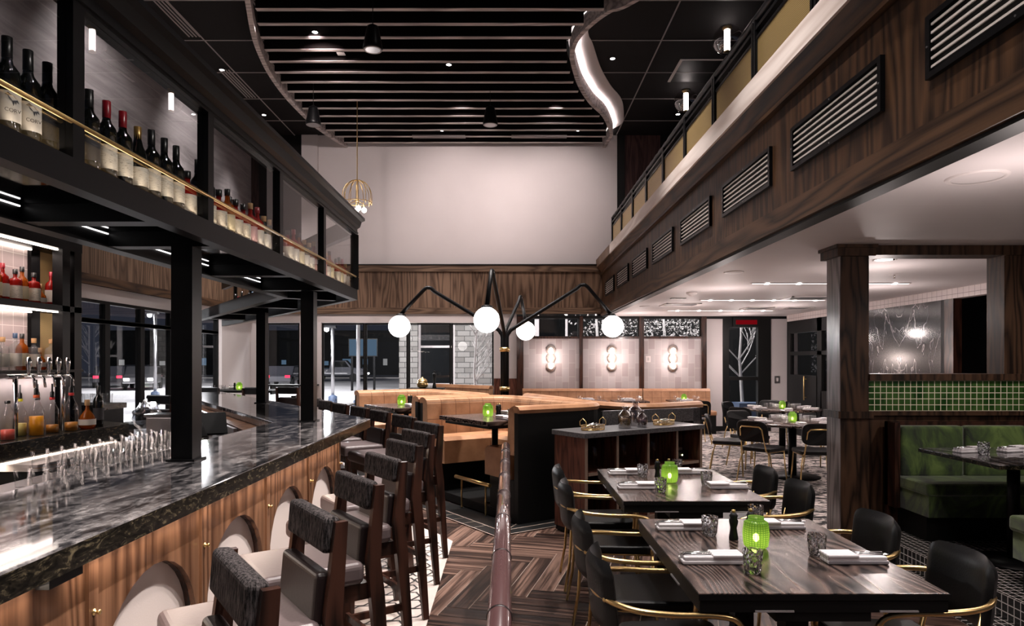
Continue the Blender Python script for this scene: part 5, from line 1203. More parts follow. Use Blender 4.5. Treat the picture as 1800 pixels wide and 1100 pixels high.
for i, (x, lab) in enumerate(((.27, 'oval brass wire tray with bundled cutlery at the near end of the console'), (1.22, 'oval brass wire tray with bundled cutlery at the far end of the console'))):
    p = onc(x, .2, Hc); tray_(lab, p, i)
    cl_ = tag(B().box(0,.001,0,.001,0,.001).done('cutlery_bundle', 'chrome'), ['heap of wrapped silver cutlery in the near brass tray','heap of wrapped silver cutlery in the far brass tray'][i], 'cutlery', 'cutlery in the trays'); bpy.data.objects.remove(cl_)
    b_ = B(); rr = random.Random(i)
    for k in range(22):
        a = rr.uniform(-.5, .5); x0, y0 = rr.uniform(-.06, .06), rr.uniform(-.035, .035); z = .014 + .009*(k//5); b_.tube([(x0-.04*math.cos(a), y0-.04*math.sin(a), z), (x0+.04*math.cos(a), y0+.04*math.sin(a), z+.01)], .0065, 5)
    o = b_.done('cutlery_heap', 'chrome'); o.location = p; o.rotation_euler = (0, 0, rz); o['kind'] = 'stuff'; tag(o, ['heap of silver cutlery in the near brass wire tray','heap of silver cutlery in the far brass wire tray'][i], 'cutlery')
def decanter(label, p, s_, fill, herb):
    t = thing('stoppered_jar', label, 'glass jar', p, 0, 'glass jars on the console')
    B().lathe([(x*s_, z*s_) for x, z in ((.02, 0), (.048, .003), (.052, .02), (.052, .09), (.044, .115), (.02, .135), (.017, .15), (.026, .165), (.020, .165), (.013, .15), (.016, .134), (.04, .112), (.048, .09), (.048, .01), (1e-4, .008))], n=22, caps=False).done('jar_body', 'globe_thin', t)
    B().lathe([(1e-4, .010*s_), (.044*s_, .012*s_), (.045*s_, .07*s_), (1e-4, .08*s_)], n=16, caps=False).done(herb, fill, t)
plain('herb_gold', (.20,.13,.03), .6, noise=.7, nscale=90); plain('herb_plum', (.12,.07,.08), .6, noise=.7, nscale=90)
decanter('round glass jar filled with yellow preserved fruit on the console', onc(.64, .16, Hc), 1.25, 'herb_gold', 'preserves')
decanter('tall clear glass jar standing behind the other two on the console', onc(.90, .28, Hc), 1.45, 'clear_thin', 'water')
decanter('small glass jar filled with dark plum preserve on the console', onc(.83, .12, Hc), 1.0, 'herb_plum', 'preserves')
# ---- glass guard with wrapped handrail
hr = thing('glass_guard', 'glass guard with dark leather wrapped round handrail running through the room', 'handrail', (-.025, 0, 0.0))
B().box(-.006, .006, .3, 5.15, .012, .93).done('glass_panel', 'gantry_pane', hr); B().box(-.012, .012, .3, 5.15, .0075, .05).done('base_channel', 'black_metal', hr)
B().tube([(0, .25, .95), (0, 5.2, .95)], .031, 24).done('wrapped_rail', 'rail_leather' if 'rail_leather' in M else plain('rail_leather', (.085,.042,.042), .24, spec=.6, coat=.8), hr)
for k in range(9): y = .69 + .52*k; B().tube([(0, y-.006, .95), (0, y, .95), (0, y+.006, .95)], [.0315, .0335, .0315], 24).done('seam_ring', 'leather_brown', hr)
B().lathe([(.031, 0), (.02, .012), (1e-4, .015)], (0,0,0), 16)
# ================================================================== GLOBE LAMP
lp_ = thing('branching_globe_lamp', 'tall black post lamp with four arched arms ending in white globes', 'lamp', (-.06, 9.22, 0.012)); 
tops = []
arms = [((-1.0, .03), 1.43, 2.58), ((-.14, -1.0), 1.43, 2.67), ((.22, .98), 1.45, 2.55), ((1.0, .05), 1.47, 2.62)]
for i, ((dx, dy), R_, zp) in enumerate(arms):
    dv = Vector((dx, dy)).normalized(); o0 = dv*.032
    key = [(o0, .02), (o0, 1.88), (dv*.06, 1.97), (dv*.14, 2.04), (dv*(R_*.66), zp-.06), (dv*(R_*.72), zp-.005), (dv*(R_*.78), zp-.05), (dv*(R_*.985), 2.22)]
    P3 = [Vector((p.x, p.y, z)) for p, z in key]; S = []
    for k in range(len(P3)-1):
        if k in (0, 3, 6): S += [P3[k]]; continue
        p0, p1, p2, p3 = P3[max(0, k-1)], P3[k], P3[k+1], P3[min(len(P3)-1, k+2)]
        m0 = (p1-p0).normalized()*(p2-p1).length; m1 = (p3-p2).normalized()*(p2-p1).length
        for q_ in range(5): u = q_/5; S.append((2*u**3-3*u*u+1)*p1 + (u**3-2*u*u+u)*m0 + (-2*u**3+3*u*u)*p2 + (u**3-u*u)*m1)
    S.append(P3[-1]); B().tube(S, .026, 12).done('arm', 'black_metal', lp_)
    g_ = P3[-1]; B().lathe([(.03, .0), (.062, -.012), (.07, -.03), (.05, -.03)], (g_.x, g_.y, g_.z+.01), 18).done('globe_collar', 'black_metal', lp_)
    B().ball((dv.x*R_, dv.y*R_, 2.055), .148, 28, 16).done('globe', 'lamp_globe', lp_)
B().lathe([(.068, 0), (.068, .06)], (0,0,1.71), 24).done('brass_collar', 'brass', lp_); B().lathe([(.068, 0), (.068, .06)], (0,0,1.18), 24).done('brass_collar', 'brass', lp_); B().lathe([(.17, 0), (.17, .012), (.06, .02)], n=24).done('base_plate', 'black_metal', lp_)
# ================================================================== PENDANTS AND SPEAKERS
def pendant(label, x, y, z):
    t = thing('globe_pendant', label, 'pendant lamp', (x, y, z), 0, 'glass globe pendants over the loft'); zt = ZB - z
    B().ball((0,0,0), .22, 26, 16).done('glass_globe', 'globe_thin', t); B().cyl((0,0,-.16), (0,0,.15), .045, 16).done('lit_tube', 'filament', t)
    B().lathe([(.05, -.20), (.055, -.185), (.02, -.16)], n=16).done('bottom_cap', 'brass', t); B().lathe([(.045, .15), (.06, .215), (.012, .23)], n=16).done('top_cap', 'brass', t)
    B().tube([(.025,0,.23), (.025,0,.34), (0,0,.37), (-.025,0,.34), (-.025,0,.23)], .006, 8).done('hanger', 'brass', t); B().cyl((0,0,.37), (0,0,zt-.03), .004, 6).done('cord', 'black_paint', t); B().lathe([(.01, -.06), (.075, -.03), (.08, 0)], (0,0,zt), 20).done('ceiling_rose', 'brass', t); return t
pendant('lit glass globe pendant closer to the camera, over the loft', 3.34, 10.46, 6.52); pendant('farther lit glass globe pendant over the loft', 3.34, 12.9, 6.50); pendant('lit glass globe pendant over the near loft, seen only reflected', 3.34, 8.02, 6.52)
for x, y in ((3.34, 10.46), (3.34, 12.9), (3.34, 8.02)): point('pendant_glow', (x, y, 6.5), 14, .04, PINK)
def speaker(label, x, y, z):
    t = thing('pendant_speaker', label, 'speaker', (x, y, z), 0, 'black pendant speakers'); B().lathe([(.125, 0), (.135, .02), (.13, .06), (.09, .27), (.075, .32), (.03, .345), (.012, .36)], n=28).done('housing', 'black_metal', t)
    B().lathe([(.100, .0), (.113, -.006), (.125, 0)], n=28, caps=False).done('grille_ring', 'grid_line', t); B().lathe([(1e-4, -.002), (.10, -.001)], n=28, caps=False).done('grille', 'steel', t)
    B().cyl((0,0,.35), (0,0,ZC+.16-z), .006, 6).done('cable', 'black_paint', t); return t
speaker('black pendant speaker hanging closest to the camera under the slats', -1.87, 9.36, 1.6+.455*9.36); speaker('black pendant speaker hanging at the bar side edge of the slats', -3.50, 12.2, 1.6+.345*12.2); speaker('black pendant speaker hanging far, near the balcony side of the slats', -.34, 12.3, 1.6+.345*12.3)
# cage pendant
cx, cy_, cz = -2.86, 12.85, 4.60; ch = thing('cage_chandelier', 'thin brass cage chandelier with four bare bulbs on a long rod', 'chandelier', (cx, cy_, cz)); zt = ZC + .16 - cz
for k in range(6):
    a = PI*k/6 + .3; R_ = .27; S = [Vector((R_*math.cos(a)*math.sin(b), R_*math.sin(a)*math.sin(b), .10+.30*math.cos(b))) for b in [(-PI/2)+PI*j/16 for j in range(17)]]
    B().tube([S[0]-Vector((0,0,.16))] + S + [S[-1]-Vector((0,0,.16))], .0065, 6).done('hoop', 'brass', ch)
B().tube([(.27*math.cos(2*PI*k/24), .27*math.sin(2*PI*k/24), -.02) for k in range(24)], .006, 6, False, True).done('ring', 'brass', ch)
B().cyl((0,0,.02), (0,0,zt-.02), .009, 8).done('rod', 'brass', ch); B().lathe([(.02, -.05), (.085, -.02), (.09, 0)], (0,0,zt), 20).done('ceiling_rose', 'brass', ch); B().ball((0,0,.02), .03, 12, 8).done('hub', 'brass', ch)
for a in (.4, 1.97, 3.54, 5.11):
    x, y = .13*math.cos(a), .13*math.sin(a); B().tube([(0,0,.02), (x, y, -.05), (x, y, -.10)], .007, 6).done('bulb_arm', 'brass', ch); B().ball((x, y, -.155), .048, 14, 10).done('bulb', 'lamp_small', ch)
point('chandelier_glow', (cx, cy_, cz-.35), 20, .15, NEUT)
# ---- sconces in the tiled bays, switch plates
for i, (x, y) in enumerate(((968, 629), (1075, 629), (1182, 629))):
    X = (x-895)*YB/1200; t = thing('triple_sconce', f'lit wall sconce of three stacked round lamps, {["bay next to the white pier","middle tiled bay","tiled bay with the switch"][i]}', 'wall lamp', (X, YB-.02, 1.655), 0, 'three-globe wall sconces')
    B().box(-.015, .015, -.02, 0, -.26, .26).done('back_bar', 'brass', t)
    for z in (-.19, 0, .19):
        d_ = B().lathe([(1e-4, 0), (.105, .003), (.107, .008), (1e-4, .012)], n=26, caps=False); d_.v = [(x_, -.025-zz, y_+z) for x_, y_, zz in d_.v]; d_.done('disc', 'disc_glass', t)
        B().ball((0, -.080, z), .046, 16, 10).done('globe', 'lamp_small', t)
    point('sconce_glow', (X, YB-.32, 1.655), 15, .10, (1,.80,.74))
def plate(label, x, y, w_, h_, mat='white_trim'):
    X = (x-895)*YB/1200; Z = 1.6+(634-y)*YB/1200; t = thing('switch_plate', label, 'switch', (X, YB-.02 if x < 1240 else YB, Z), 0, 'switch plates'); B().box(-w_/2, w_/2, -.012, 0, -h_/2, h_/2).done('plate', mat, t); B().box(-w_*.2, w_*.2, -.018, -.012, -h_*.25, h_*.25).done('rocker', 'white_trim' if mat != 'white_trim' else 'plaster', t)
plate('white thermostat plate on the third tiled bay', 1139, 631, .11, .14); plate('dark framed light switch on the white wall past the glazed door', 1366, 667, .12, .16, 'steel')
t = thing('lit_sign', 'dark sign box with red glow above the glazed back door', 'sign', (5.35, YB-.06, 2.47)); B().box(-.30, .30, -.03, .03, -.10, .10).done('sign_box', 'black_paint', t); B().box(-.24, .24, -.034, -.03, -.05, .05).done('red_face', 'exit_red', t)
# ================================================================== ROUND TABLES AND THEIR CHAIRS
def round_table(label, x, y):
    t = thing('round_table', label, 'table', (x, y, 0.0085), 0, 'round dining tables'); B().lathe([(.05, .715), (.60, .715), (.66, .728), (.67, .735), (.67, .752), (1e-4, .752)], n=48).done('table_top', 'table_wood', t); B().cyl((0,0,.02), (0,0,.715), .055, 18).done('pedestal', 'black_metal', t); B().lathe([(.36, 0), (.36, .012), (.08, .03)], n=32).done('foot_plate', 'black_metal', t); return t
round_table('round dark table with green lantern closest to the oak column', 3.9, 9.4); round_table('farther round dark table with green lantern by the glazed door', 4.80, 12.0)
def make_side_chair():
    t = thing('side_chair', '', 'chair', (0,0,0), 0, 'brass framed side chairs at the round tables')
    poly = fillet([(-.19,-.2), (-.19,.2), (.23,.23), (.23,-.23), (-.19,-.2)], .08, 5)[:-1]; B().prism(poly, .43, .485).done('seat', 'leather_black', t, bevel=.018, seg=3)
    b_ = B(); P = fillet([(-.21,.0), (-.21,.27), (.21,.27), (.21,0), (-.21,0)], .10, 5)[:-1]; 
    n = len(P); 
    for off in (0, .035): b_.v += [(-.235 - .05*(1-(u/.21)**2) - v*.14 + off, u, .56+v) for u, v in P]
    b_.face(range(n)); b_.face(range(n, 2*n)[::-1])
    for i in range(n): j = (i+1) % n; b_.face((i, n+i, n+j, j), True)
    b_.done('backrest', 'leather_black', t, bevel=.008)
    B().tube([(.20, -.20, .425), (-.16, -.17, .425), (-.20, -.165, .45), (-.275, -.15, .72), (-.295, -.12, .755), (-.30, 0, .758), (-.295, .12, .755), (-.275, .15, .72), (-.20, .165, .45), (-.16, .17, .425), (.20, .20, .425)], .009, 8).done('back_hoop', 'brass', t)
    for s_ in (-1, 1):
        B().tube([(.19, s_*.20, .425), (.20, s_*.215, .2), (.215, s_*.235, 0)], .009, 8).done('leg', 'brass', t); B().tube([(-.15, s_*.17, .425), (-.19, s_*.20, .3), (-.24, s_*.225, 0)], .009, 8).done('leg', 'brass', t)
    return t
sc_ch = make_side_chair()
def towards(x, y, tx_, ty_): return math.atan2(ty_-y, tx_-x)
RC = [(3.28, 8.86, 3.9, 9.4, 'side chair, its brass back hoop facing the camera, at the closer round table'), (3.08, 9.65, 4.1, 9.3, 'side chair seen edge on at the closer round table, farthest toward the booths'), (3.82, 8.55, 3.95, 9.4, 'side chair half hidden by the oak column at the closer round table'), (3.60, 10.25, 3.9, 9.4, 'side chair on the far side of the closer round table, facing the camera'),
      (4.6, 9.9, 3.9, 9.4, 'side chair behind the oak column at the closer round table'), (4.0, 11.4, 4.8, 12.0, 'side chair edge on at the farther round table, toward the booths'), (4.25, 12.55, 4.8, 12.0, 'side chair at the farther round table beneath the glazed door view'), (5.0, 12.95, 4.8, 12.0, 'side chair on the far side of the farther round table'), (5.6, 11.7, 4.8, 12.0, 'side chair at the farther round table nearest the vestibule'), (3.62, 13.2, 3.62, 14.4, 'black side chair drawn up to the banquette end table')]
for x, y, a, b, lab in RC: place(sc_ch, (x, y, .0085), towards(x, y, a, b), lab)
for nm, cx_, cy2 in (('closer', 3.9, 9.4), ('farther', 4.8, 12.0)):
    place(lan, (cx_, cy2, .7615), 0, f'green glass lantern with candle on the {nm} round table'); place(mill, (cx_+.09, cy2+.03, .7615), 0, f'dark mill beside the lantern on the {nm} round table')
    for i in range(6):
        a = 2*PI*i/6+.35; place(nap, (cx_+.48*math.cos(a), cy2+.48*math.sin(a), .7615), a, f'napkin with cutlery, {ORD[i]} place counterclockwise on the {nm} round table')
        for j in (0, 1): place(tum_far, (cx_+(.27-.09*j)*math.cos(a+.5), cy2+(.27-.09*j)*math.sin(a+.5), .7615), 0, f'{["outer","inner"][j]} tumbler at the {ORD[i]} place of the {nm} round table')
# long low tables in front of the wall banquette
for i, (x, lab) in enumerate(((1.7, 'dark table before the middle of the wall banquette'), (2.55, 'dark table near the end of the longer wall banquette'), (3.75, 'dark table before the shorter wall banquette with lantern'))):
    t = thing('banquette_table', lab, 'table', (x, 14.45, .0085), 0, 'tables along the wall banquette'); B().box(-.36, .36, -.34, .34, .72, .752).done('table_top', 'table_wood', t); B().cyl((0,0,.01), (0,0,.72), .035, 12).done('pedestal', 'black_metal', t); B().lathe([(.25, 0), (.25, .01), (.05, .02)], n=20).done('foot_plate', 'black_metal', t)
    for j, (a, b) in enumerate(((-.2, .15), (.2, -.15), (.22, .2))): place(tum_far, (x+a, 14.45+b, .7615), 0, f'tumbler {["behind","front","far corner"][j]} on the {["first","second","third"][i]} banquette table')
    for j in (0, 1): place(nap, (x-.05+.03*j, 14.23+.49*j, .7615), 0, f'napkin {["front","rear"][j]} side of the {["first","second","third"][i]} banquette table')
place(lan, (3.7, 14.45, .7615), 0, 'green glass lantern with candle on the banquette end table')
# window corner ware
place(lan, (-5.02, 12.7, 1.061), 0, 'green glass lantern on the high table by the windows'); place(mill, (-5.14, 12.78, 1.061), 0, 'dark mill beside the lantern on the high table by the windows')
for i in range(4): place(tum_far, (-5.45+.10*i, 12.55+.1*(i % 2), 1.061), 0, f'tumbler on the high table by the windows, {ORD[i]} of the cluster')
for i in range(2): place(nap, (-5.3+.62*i, 12.92-.27*i, 1.061), 0, ['napkin beside tumblers on the high table by the windows','napkin beside the lantern on the high table by the windows'][i])
# service stand with brass pot behind the booths
t = thing('service_stand', 'dark waist-high service stand behind the second booth', 'service stand', (-1.40, 11.55, .012)); B().box(-.3, .3, -.2, .2, 1.10, 1.13).done('stand_top', 'black_paint', t); B().box(-.27, .27, -.17, .17, .1, 1.10).done('cabinet', 'console_wood', t); B().box(-.24, .24, -.14, .14, 0, .1).done('plinth', 'black_paint', t)
t = thing('brass_pot', 'round polished brass pot with lid on the service stand', 'pot', (-1.46, 11.5, 1.143)); B().lathe([(.05, 0), (.085, .02), (.095, .06), (.085, .10), (.06, .12)], n=24).done('pot_body', 'brass', t); B().lathe([(.085, .12), (.06, .15), (.02, .165), (.015, .18), (1e-4, .19)], n=20, caps=False).done('lid', 'brass', t)
t = thing('pepper_grinder', 'tall black pepper grinder beside the brass pot', 'pepper mill', (-1.26, 11.5, 1.143)); B().lathe([(.035, 0), (.035, .02), (.022, .08), (.026, .16), (.02, .17), (.032, .21), (.03, .24), (.01, .26)], n=18).done('grinder_body', 'black_paint', t); B().ball((0,0,.275), .015, 10, 8).done('knob', 'black_metal', t)
# low lounge chairs behind the stools
def lounge(label, x, y, rz): 
    t = thing('lounge_chair', label, 'chair', (x, y, .012), rz, 'lounge chairs by the back windows'); B().box(-.25, .25, -.25, .25, .40, .48).done('seat', 'leather_black', t, bevel=.03, seg=3); b_ = B().sweep([(-.26+.0, .22), (-.30, .0), (-.26, -.22)][::-1], [(0, .55), (0, .9), (.05, .9), (.05, .55)]); b_.done('backrest', 'leather_black', t, bevel=.015)
    for a in (-.2, .2):
        for b in (-.2, .2): B().cyl((a, b, 0), (a*.9, b*.9, .41), .012, 8).done('leg', 'brass', t)
        B().cyl((-.25, a, .42), (-.27, a, .6), .011, 8).done('back_support', 'brass', t)
lounge('black chair standing between the stools and the windows', -3.95, 13.4, .1); lounge('black chair at the small window table, closer to the booths', -2.95, 13.2, 2.9)
t = thing('window_table', 'small dark table set between two black chairs by the back windows', 'table', (-3.4, 13.3, .012)); B().box(-.35, .35, -.35, .35, .72, .75).done('table_top', 'table_wood', t); B().cyl((0,0,.01), (0,0,.72), .035, 12).done('pedestal', 'black_metal', t); B().lathe([(.25, 0), (.25, .01), (.05, .02)], n=20).done('foot_plate', 'black_metal', t)
for i in range(3): place(tum_far, (-3.5+.12*i, 13.2+.1*(i % 2), .763), 0, f'tumbler on the small table by the back windows, {ORD[i]} of three')
# ================================================================== GREEN BOOTH ON THE PLATFORM
def green_bench(label, y_front, y_back, x0, x1, back=True, flip=1):
    t = thing('velvet_bench', label, 'bench', (x0, 0, .158), 0, 'green velvet benches'); L_ = x1-x0
    B().box(0, L_, y_front, y_back-.05 if flip > 0 else y_back+.05, .37, .47).done('seat', 'green_velvet', t, bevel=.025, seg=3)
    B().box(.02, L_, min(y_front+.02*flip, y_back), max(y_front+.02*flip, y_back), .20, .37).done('seat_front', 'green_velvet', t)
    B().box(.04, L_, min(y_front+.08*flip, y_back), max(y_front+.08*flip, y_back), 0, .20).done('base', 'black_paint', t)
    if back:
        n = max(1, round(L_/.56)); w_ = L_/n
        for i in range(n):
            a, b = sorted((y_back-.12*flip, y_back-.02*flip)); B().box(i*w_+.02, (i+1)*w_, a, b, .46, .89).done('back_cushion', 'green_velvet', t, bevel=.025, seg=3)
        a, b = sorted((y_back-.02*flip, y_back+.03*flip)); B().box(-.045, L_, a, b, 0, .92).done('back_frame', 'dark_walnut', t)
        a, b = sorted((y_back-.13*flip, y_back+.03*flip)); B().box(-.045, 0, a, b, .2, .92).done('end_frame', 'dark_walnut', t)
    return t
green_bench('green velvet bench against the tiled half wall', 5.38, 5.89, 3.30, 5.5)
green_bench('green velvet bench with its back to the camera side, facing the tiled half wall', 4.33, 3.80, 3.16, 5.5, flip=-1)
t = thing('booth_table', 'black veined stone table between the green velvet benches', 'table', (0, 0, .158)); B().box(3.22, 4.6, 4.48, 5.36, .735, .76).done('table_top', 'bar_stone', t, bevel=.003); B().box(3.215, 4.605, 4.475, 5.365, .728, .752).done('table_edge', 'stone_edge', t)
for x in (3.62, 4.3): B().cyl((x, 4.9, .015), (x, 4.9, .735), .04, 14).done('pedestal', 'black_metal', t); B().lathe([(.25, 0), (.25, .01), (.05, .025)], (x, 4.9, 0), 24).done('foot_plate', 'black_metal', t)
place(nap, (3.45, 5.10, .919), .2, 'striped napkin roll beside the tumbler on the green booth table'); place(tum, (3.44, 4.95, .919), 0, 'cut glass tumbler on the green booth table'); place(nap, (3.72, 4.72, .919), 2.7, 'striped napkin roll at the outer side of the green booth table'); place(nap, (3.80, 5.14, .919), .3, 'striped napkin roll behind the tumbler on the green booth table')
# ================================================================== OUTSIDE, AT NIGHT
og = struct(B().box(-60, 40, YB+.2, 100, -.4, -.15).done('ground_outside', 'snow')); struct(B().box(-60, XL-.2, -10, YB+.2, -.4, -.15).done('ground_outside_side', 'snow', og)); struct(B().box(-60, 40, 68, 78, -.16, -.13).done('road', 'asphalt', og)); struct(B().box(-32, -18, -10, 27, -.16, -.13).done('road_side', 'asphalt', og)); struct(B().box(-60, 12, 67, 67.4, -.15, .0).done('kerb', 'plaster', og))
bd = thing('stone_building', 'rubble stone building with white-framed windows across the forecourt', 'building', (0, 0, -.15))
ybd = 22.0
for x0, x1 in ((-4.6, -3.35), (-2.65, .0), ):
    pass
def seg(x0, x1, z0, z1, m='rubble_stone', y=ybd, dep=.6): B().box(x0, x1, y, y+dep, z0, z1).done('wall_section', m, bd)
seg(-3.55, -2.95, 0, 5.5); seg(-2.95, -1.75, 0, .95); seg(-1.75, -.2, 0, 5.5); seg(-2.95, -1.75, 3.2, 5.5); seg(-.2, 3.4, 3.6, 5.5)
def bwin(x0, x1, z0, z1, y=ybd+.2, mid=True, lit=None):
    f = B(); w_ = .07; f.box(x0, x0+w_, y, y+.08, z0, z1).box(x1-w_, x1, y, y+.08, z0, z1).box(x0+w_, x1-w_, y, y+.08, z0, z0+w_).box(x0+w_, x1-w_, y, y+.08, z1-w_, z1)
    if mid: f.box(x0+w_, x1-w_, y, y+.08, (z0+z1)/2+.1, (z0+z1)/2+.17)
    o = f.done('window_frame', 'white_trim', bd); B().box(x0+w_, x1-w_, y+.03, y+.04, z0+w_, z1-w_).done('window_pane', 'pane', o); return o
bwin(-2.95, -1.75, .95, 3.2); bwin(-.2, .9, .05, 3.5, mid=False); bwin(.9, 1.9, .05, 3.5)
B().box(-3.5, 14, ybd+4, ybd+4.2, 0, 6).done('interior_wall', 'black_paint', bd)
b2_ = thing('dark_house', 'dark building with white corner posts beyond the glazed back door', 'building', (0, 0, -.15)); B().box(4.5, 16, 27.6, 28, 0, 7).done('wall_section', 'denim_blue', b2_)
for x in (9.25, 12.5): B().box(x, x+.35, 27.3, 27.6, 0, 7).done('corner_post', 'white_trim', b2_)
for z in (.6, 2.1, 4.2): B().box(6, 16, 27.4, 27.6, z, z+.12).done('sill_band', 'white_trim', b2_)
def street_lamp(label, x, y, h, on=True, m='steel'):
    t = thing('street_lamp', label, 'street lamp', (x, y, -.15), 0, 'lamp posts outside'); B().cyl((0,0,0), (0,0,h), .06, 10).done('pole', m, t); B().lathe([(.16, 0), (.16, .5), (.07, .55)], n=12).done('base_sleeve', 'denim_blue', t)
    B().box(-.35, .12, -.09, .09, h, h+.08).done('lamp_head', 'black_metal', t); B().ball((-.22, 0, h-.04), .09, 10, 8).done('lens', 'street_light' if on else 'steel', t)
    if on: point('street_glow', (x-.22, y-.3, h-.5), 500, .2, (1,.96,.94))
street_lamp('lit lamp post in the snow, its light bright beside the sign', -6.2, 24.0, 2.9); street_lamp('taller lit lamp post behind the parked truck', -9.2, 31.5, 3.6); street_lamp('grey lamp post nearer the stone building', -4.75, 21.5, 6, True)
street_lamp('lit lamp post beyond the side windows', -16.0, 17.0, 4.2); street_lamp('lit lamp post far down the side road', -14.0, 27.0, 3.6); street_lamp('far lit lamp post beyond the side road', -27.0, 31.0, 3.8)
for x, y, p in ((-12, 12, 4500), (-8, 20, 3600), (-9, 33, 6500), (-18, 40, 8000), (-2.5, 18.6, 600), (7.5, 19.5, 1500), (2, 18.5, 500)): point('forecourt_glow', (x, y, 5.5), p, .3, (1,.95,.93))
sg = thing('billboard', 'pale blue backlit board standing across the street', 'billboard', (-9.4, 40, 1.85)); B().box(0, 1.7, -.06, .06, .0, 1.05).done('board_frame', 'black_metal', sg); B().box(.05, 1.65, -.07, -.055, .05, 1.0).done('lit_face', 'screen_blue', sg)
for x in (.2, 1.5): B().box(x-.06, x+.06, -.05, .05, -2.0, 0).done('leg', 'black_metal', sg)
def car(label, x, y, rz, paint='car_paint', tall=0, back_red=True):
    t = thing('parked_car' if not tall else 'pickup_truck', label, 'car' if not tall else 'truck', (x, y, -.13), rz, 'vehicles on the street'); h = .35*tall
    side = [(-2.2,.35),(-2.25,.75+h),(-1.5,.85+h),(-.9,1.38+h),(.7,1.40+h),(1.4,.92+h),(2.15,.78+h),(2.25,.40)] if not tall else [(-2.6,.45),(-2.6,1.1),(-.6,1.1),(-.5,1.75),(.8,1.78),(1.3,1.2),(2.5,1.1),(2.6,.5)]
    B().extr(side, (0,-.85,0), (1,0,0), (0,0,1), (0,1.7,0)).done('body', paint, t, bevel=.06, seg=3)
    win = [(-1.25,.90+h),(-.85,1.32+h),(.62,1.34+h),(1.15,.92+h)] if not tall else [(-.42,1.2),(-.38,1.68),(.70,1.70),(1.05,1.2)]
    for s_ in (-1, 1): B().extr(win, (0, s_*.855, 0), (1,0,0), (0,0,1), (0,s_*.01,0)).done('side_window', 'wine_glass_dark', t)
    for wx in (-1.4, 1.4):
        for s_ in (-1, 1): w_ = B(); w_.lathe([(.33, -.1), (.34, -.05), (.34, .05), (.33, .1)], n=20); w_.v = [(wx+a, s_*.80+c, .34+b) for a, b, c in w_.v]; w_.done('wheel', 'black_paint', t)
    for s_ in (-1, 1): B().box(-2.29 if not tall else -2.64, -2.2 if not tall else -2.55, s_*.65-.15, s_*.65+.15, .62, .78).done('tail_light', 'tail_light', t); B().box(2.2 if not tall else 2.55, 2.28 if not tall else 2.63, s_*.62-.14, s_*.62+.14, .58, .72).done('headlight', 'headlight', t)
    B().box(-1.0, .9, -.862, -.852, .66, .70).done('side_strip', 'steel', t)
car('dark pickup truck parked behind the snowy forecourt', -14.6, 58.0, .15, 'car_paint', 1); car('dark car with red tail lights seen through the side windows', -26.5, 45.5, 2.0); car('second dark car with red tail lights, farther off beyond the side windows', -31.5, 58, 1.9); car('dark car on the road past the corner window', -15.5, 47.0, 1.7); car('light car with headlights on beyond the side windows', -22.5, 42.0, -1.2, 'steel')
def tree(label, x, y, h, seed, lean=.0, dens=1.0):
    rr = random.Random(seed); t = thing('bare_tree', label, 'tree', (x, y, -.15), 0, 'bare pale trees outside'); tk = B(); br = B()
    P = [Vector((0,0,0))]
    for i in range(7): P.append(P[-1] + Vector((rr.uniform(-.04,.04)+lean, rr.uniform(-.03,.03), h/7)))
    tk.tube(P, [.055*(1-.11*i) for i in range(8)], 8)
    def grow(p, d, L_, r_, lv):
        q_ = p + d*L_*.55 + Vector((rr.uniform(-.05,.05), rr.uniform(-.05,.05), .03)); e_ = q_ + (d + Vector((0,0,.35))).normalized()*L_*.45; br.tube([p, q_, e_], [r_, r_*.7, r_*.4], 5)
        if lv:
            for _ in range(3): a = rr.uniform(0, 6.28); grow(p.lerp(e_, rr.uniform(.4, 1)), (d + Vector((math.cos(a), math.sin(a), .5))*.6).normalized(), L_*.55, r_*.55, lv-1)
    for i in range(int(15*dens)):
        f_ = rr.uniform(.30, .98); k = f_*7; p = P[int(k)].lerp(P[min(7, int(k)+1)], k-int(k)); a = rr.uniform(0, 6.28); grow(p, Vector((math.cos(a)*.8, math.sin(a)*.8, .75)).normalized(), h*.30*(1.25-f_), .020, 2)
    tk.done('trunk', 'bark_pale', t); br.done('branches', 'bark_pale', t)
tree('bare pale-branched tree lit outside the last back window', -.85, 18.0, 3.4, 4); tree('bare pale tree close outside the glazed back door', 6.15, 18.0, 4.2, 9, .0, 1.2); tree('bare pale tree beyond the side windows', -11.5, 15.0, 3.0, 12)
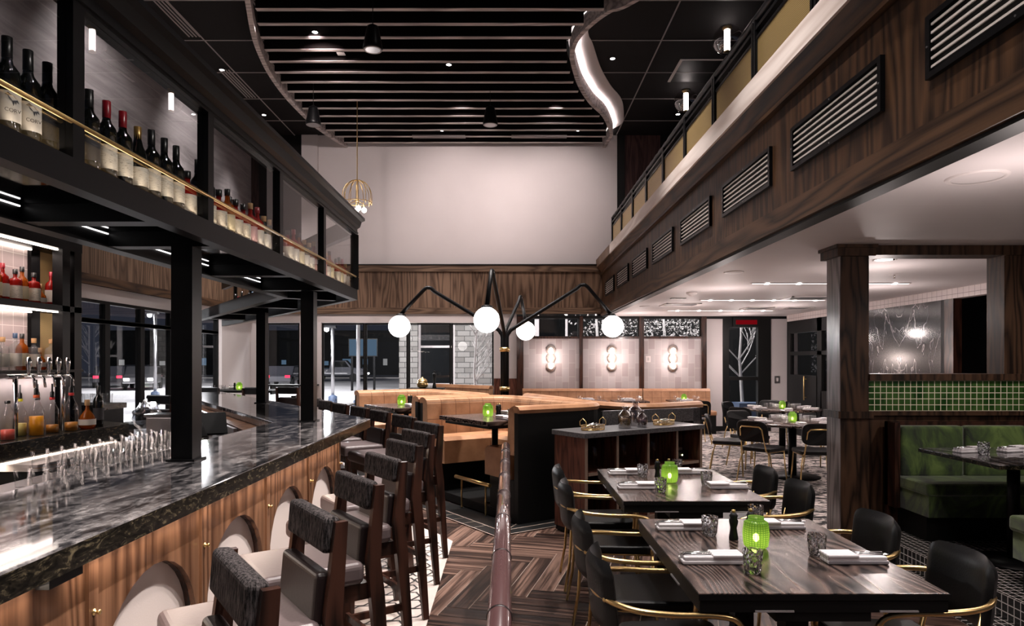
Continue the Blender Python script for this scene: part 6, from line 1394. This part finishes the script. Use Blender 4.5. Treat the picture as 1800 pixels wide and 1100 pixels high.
t = thing('outdoor_planter', 'frosted white ornamental grass in a low planter outside the glazed door', 'planter', (6.6, 17.2, -.15)); B().box(-.9, .9, -.3, .3, 0, .7).done('planter_box', 'denim_blue', t); rr = random.Random(5); b_ = B()
for k in range(60): a = rr.uniform(0, 6.28); r_ = rr.uniform(.1, .4); b_.tube([(0,0,.7), (r_*.5*math.cos(a), r_*.3*math.sin(a), .7+.3), (r_*math.cos(a), r_*.6*math.sin(a), .7+.5-r_*.5)], [.012, .008, .003], 4)
b_.done('frosted_grass', 'bark_pale', t)
rr = random.Random(11); b_ = B()
for k in range(5200):
    x = 1.6 + 4.4*rr.random()**.75; z = 1.2+3.4*rr.random(); y = 20.3+rr.uniform(-.5, .5)
    if rr.random() > .35 + .65*min(1, (x-1.2)/3): continue
    s_ = rr.uniform(.02, .06); d1 = Vector((rr.uniform(-1,1), rr.uniform(-.6,.6), rr.uniform(-1,1))).normalized()*s_; d2 = Vector((rr.uniform(-1,1), rr.uniform(-.6,.6), rr.uniform(-1,1))).normalized()*s_; i = len(b_.v); c_ = Vector((x, y, z))
    b_.v += [tuple(c_), tuple(c_+d1), tuple(c_+d1+d2), tuple(c_+d2)]; b_.face((i, i+1, i+2, i+3))
o = b_.done('frosted_foliage', 'bark_pale'); o['kind'] = 'stuff'; tag(o, 'frosted pale foliage seen through the transoms over the tiled bays', 'foliage')
for x in (2.6, 4.6): B().tube([(x, 20.3, -.15), (x+.05, 20.3, 1.8), (x-.05, 20.3, 3.6)], [.07, .05, .02], 8).done('foliage_trunk', 'bark_pale', o)
point('forecourt_glow', (4.5, 17.6, 4.6), 500, .3, (1,.95,.93))
far = thing('far_houses', 'dark row of houses with lit windows across the street', 'building', (0, 84, -.15)); B().box(-50, 30, 0, 4, 0, 5.5).done('wall_section', 'black_paint', far)
rr = random.Random(8)
for k in range(30): x = -48 + 2.5*k; z = rr.choice((1.2, 1.3, 3.4)); B().box(x, x+rr.uniform(.4, 1.1), -.05, 0, z, z+rr.uniform(.5, 1.0)).done('window', 'lit_window' if rr.random() < .6 else 'screen_blue', far)
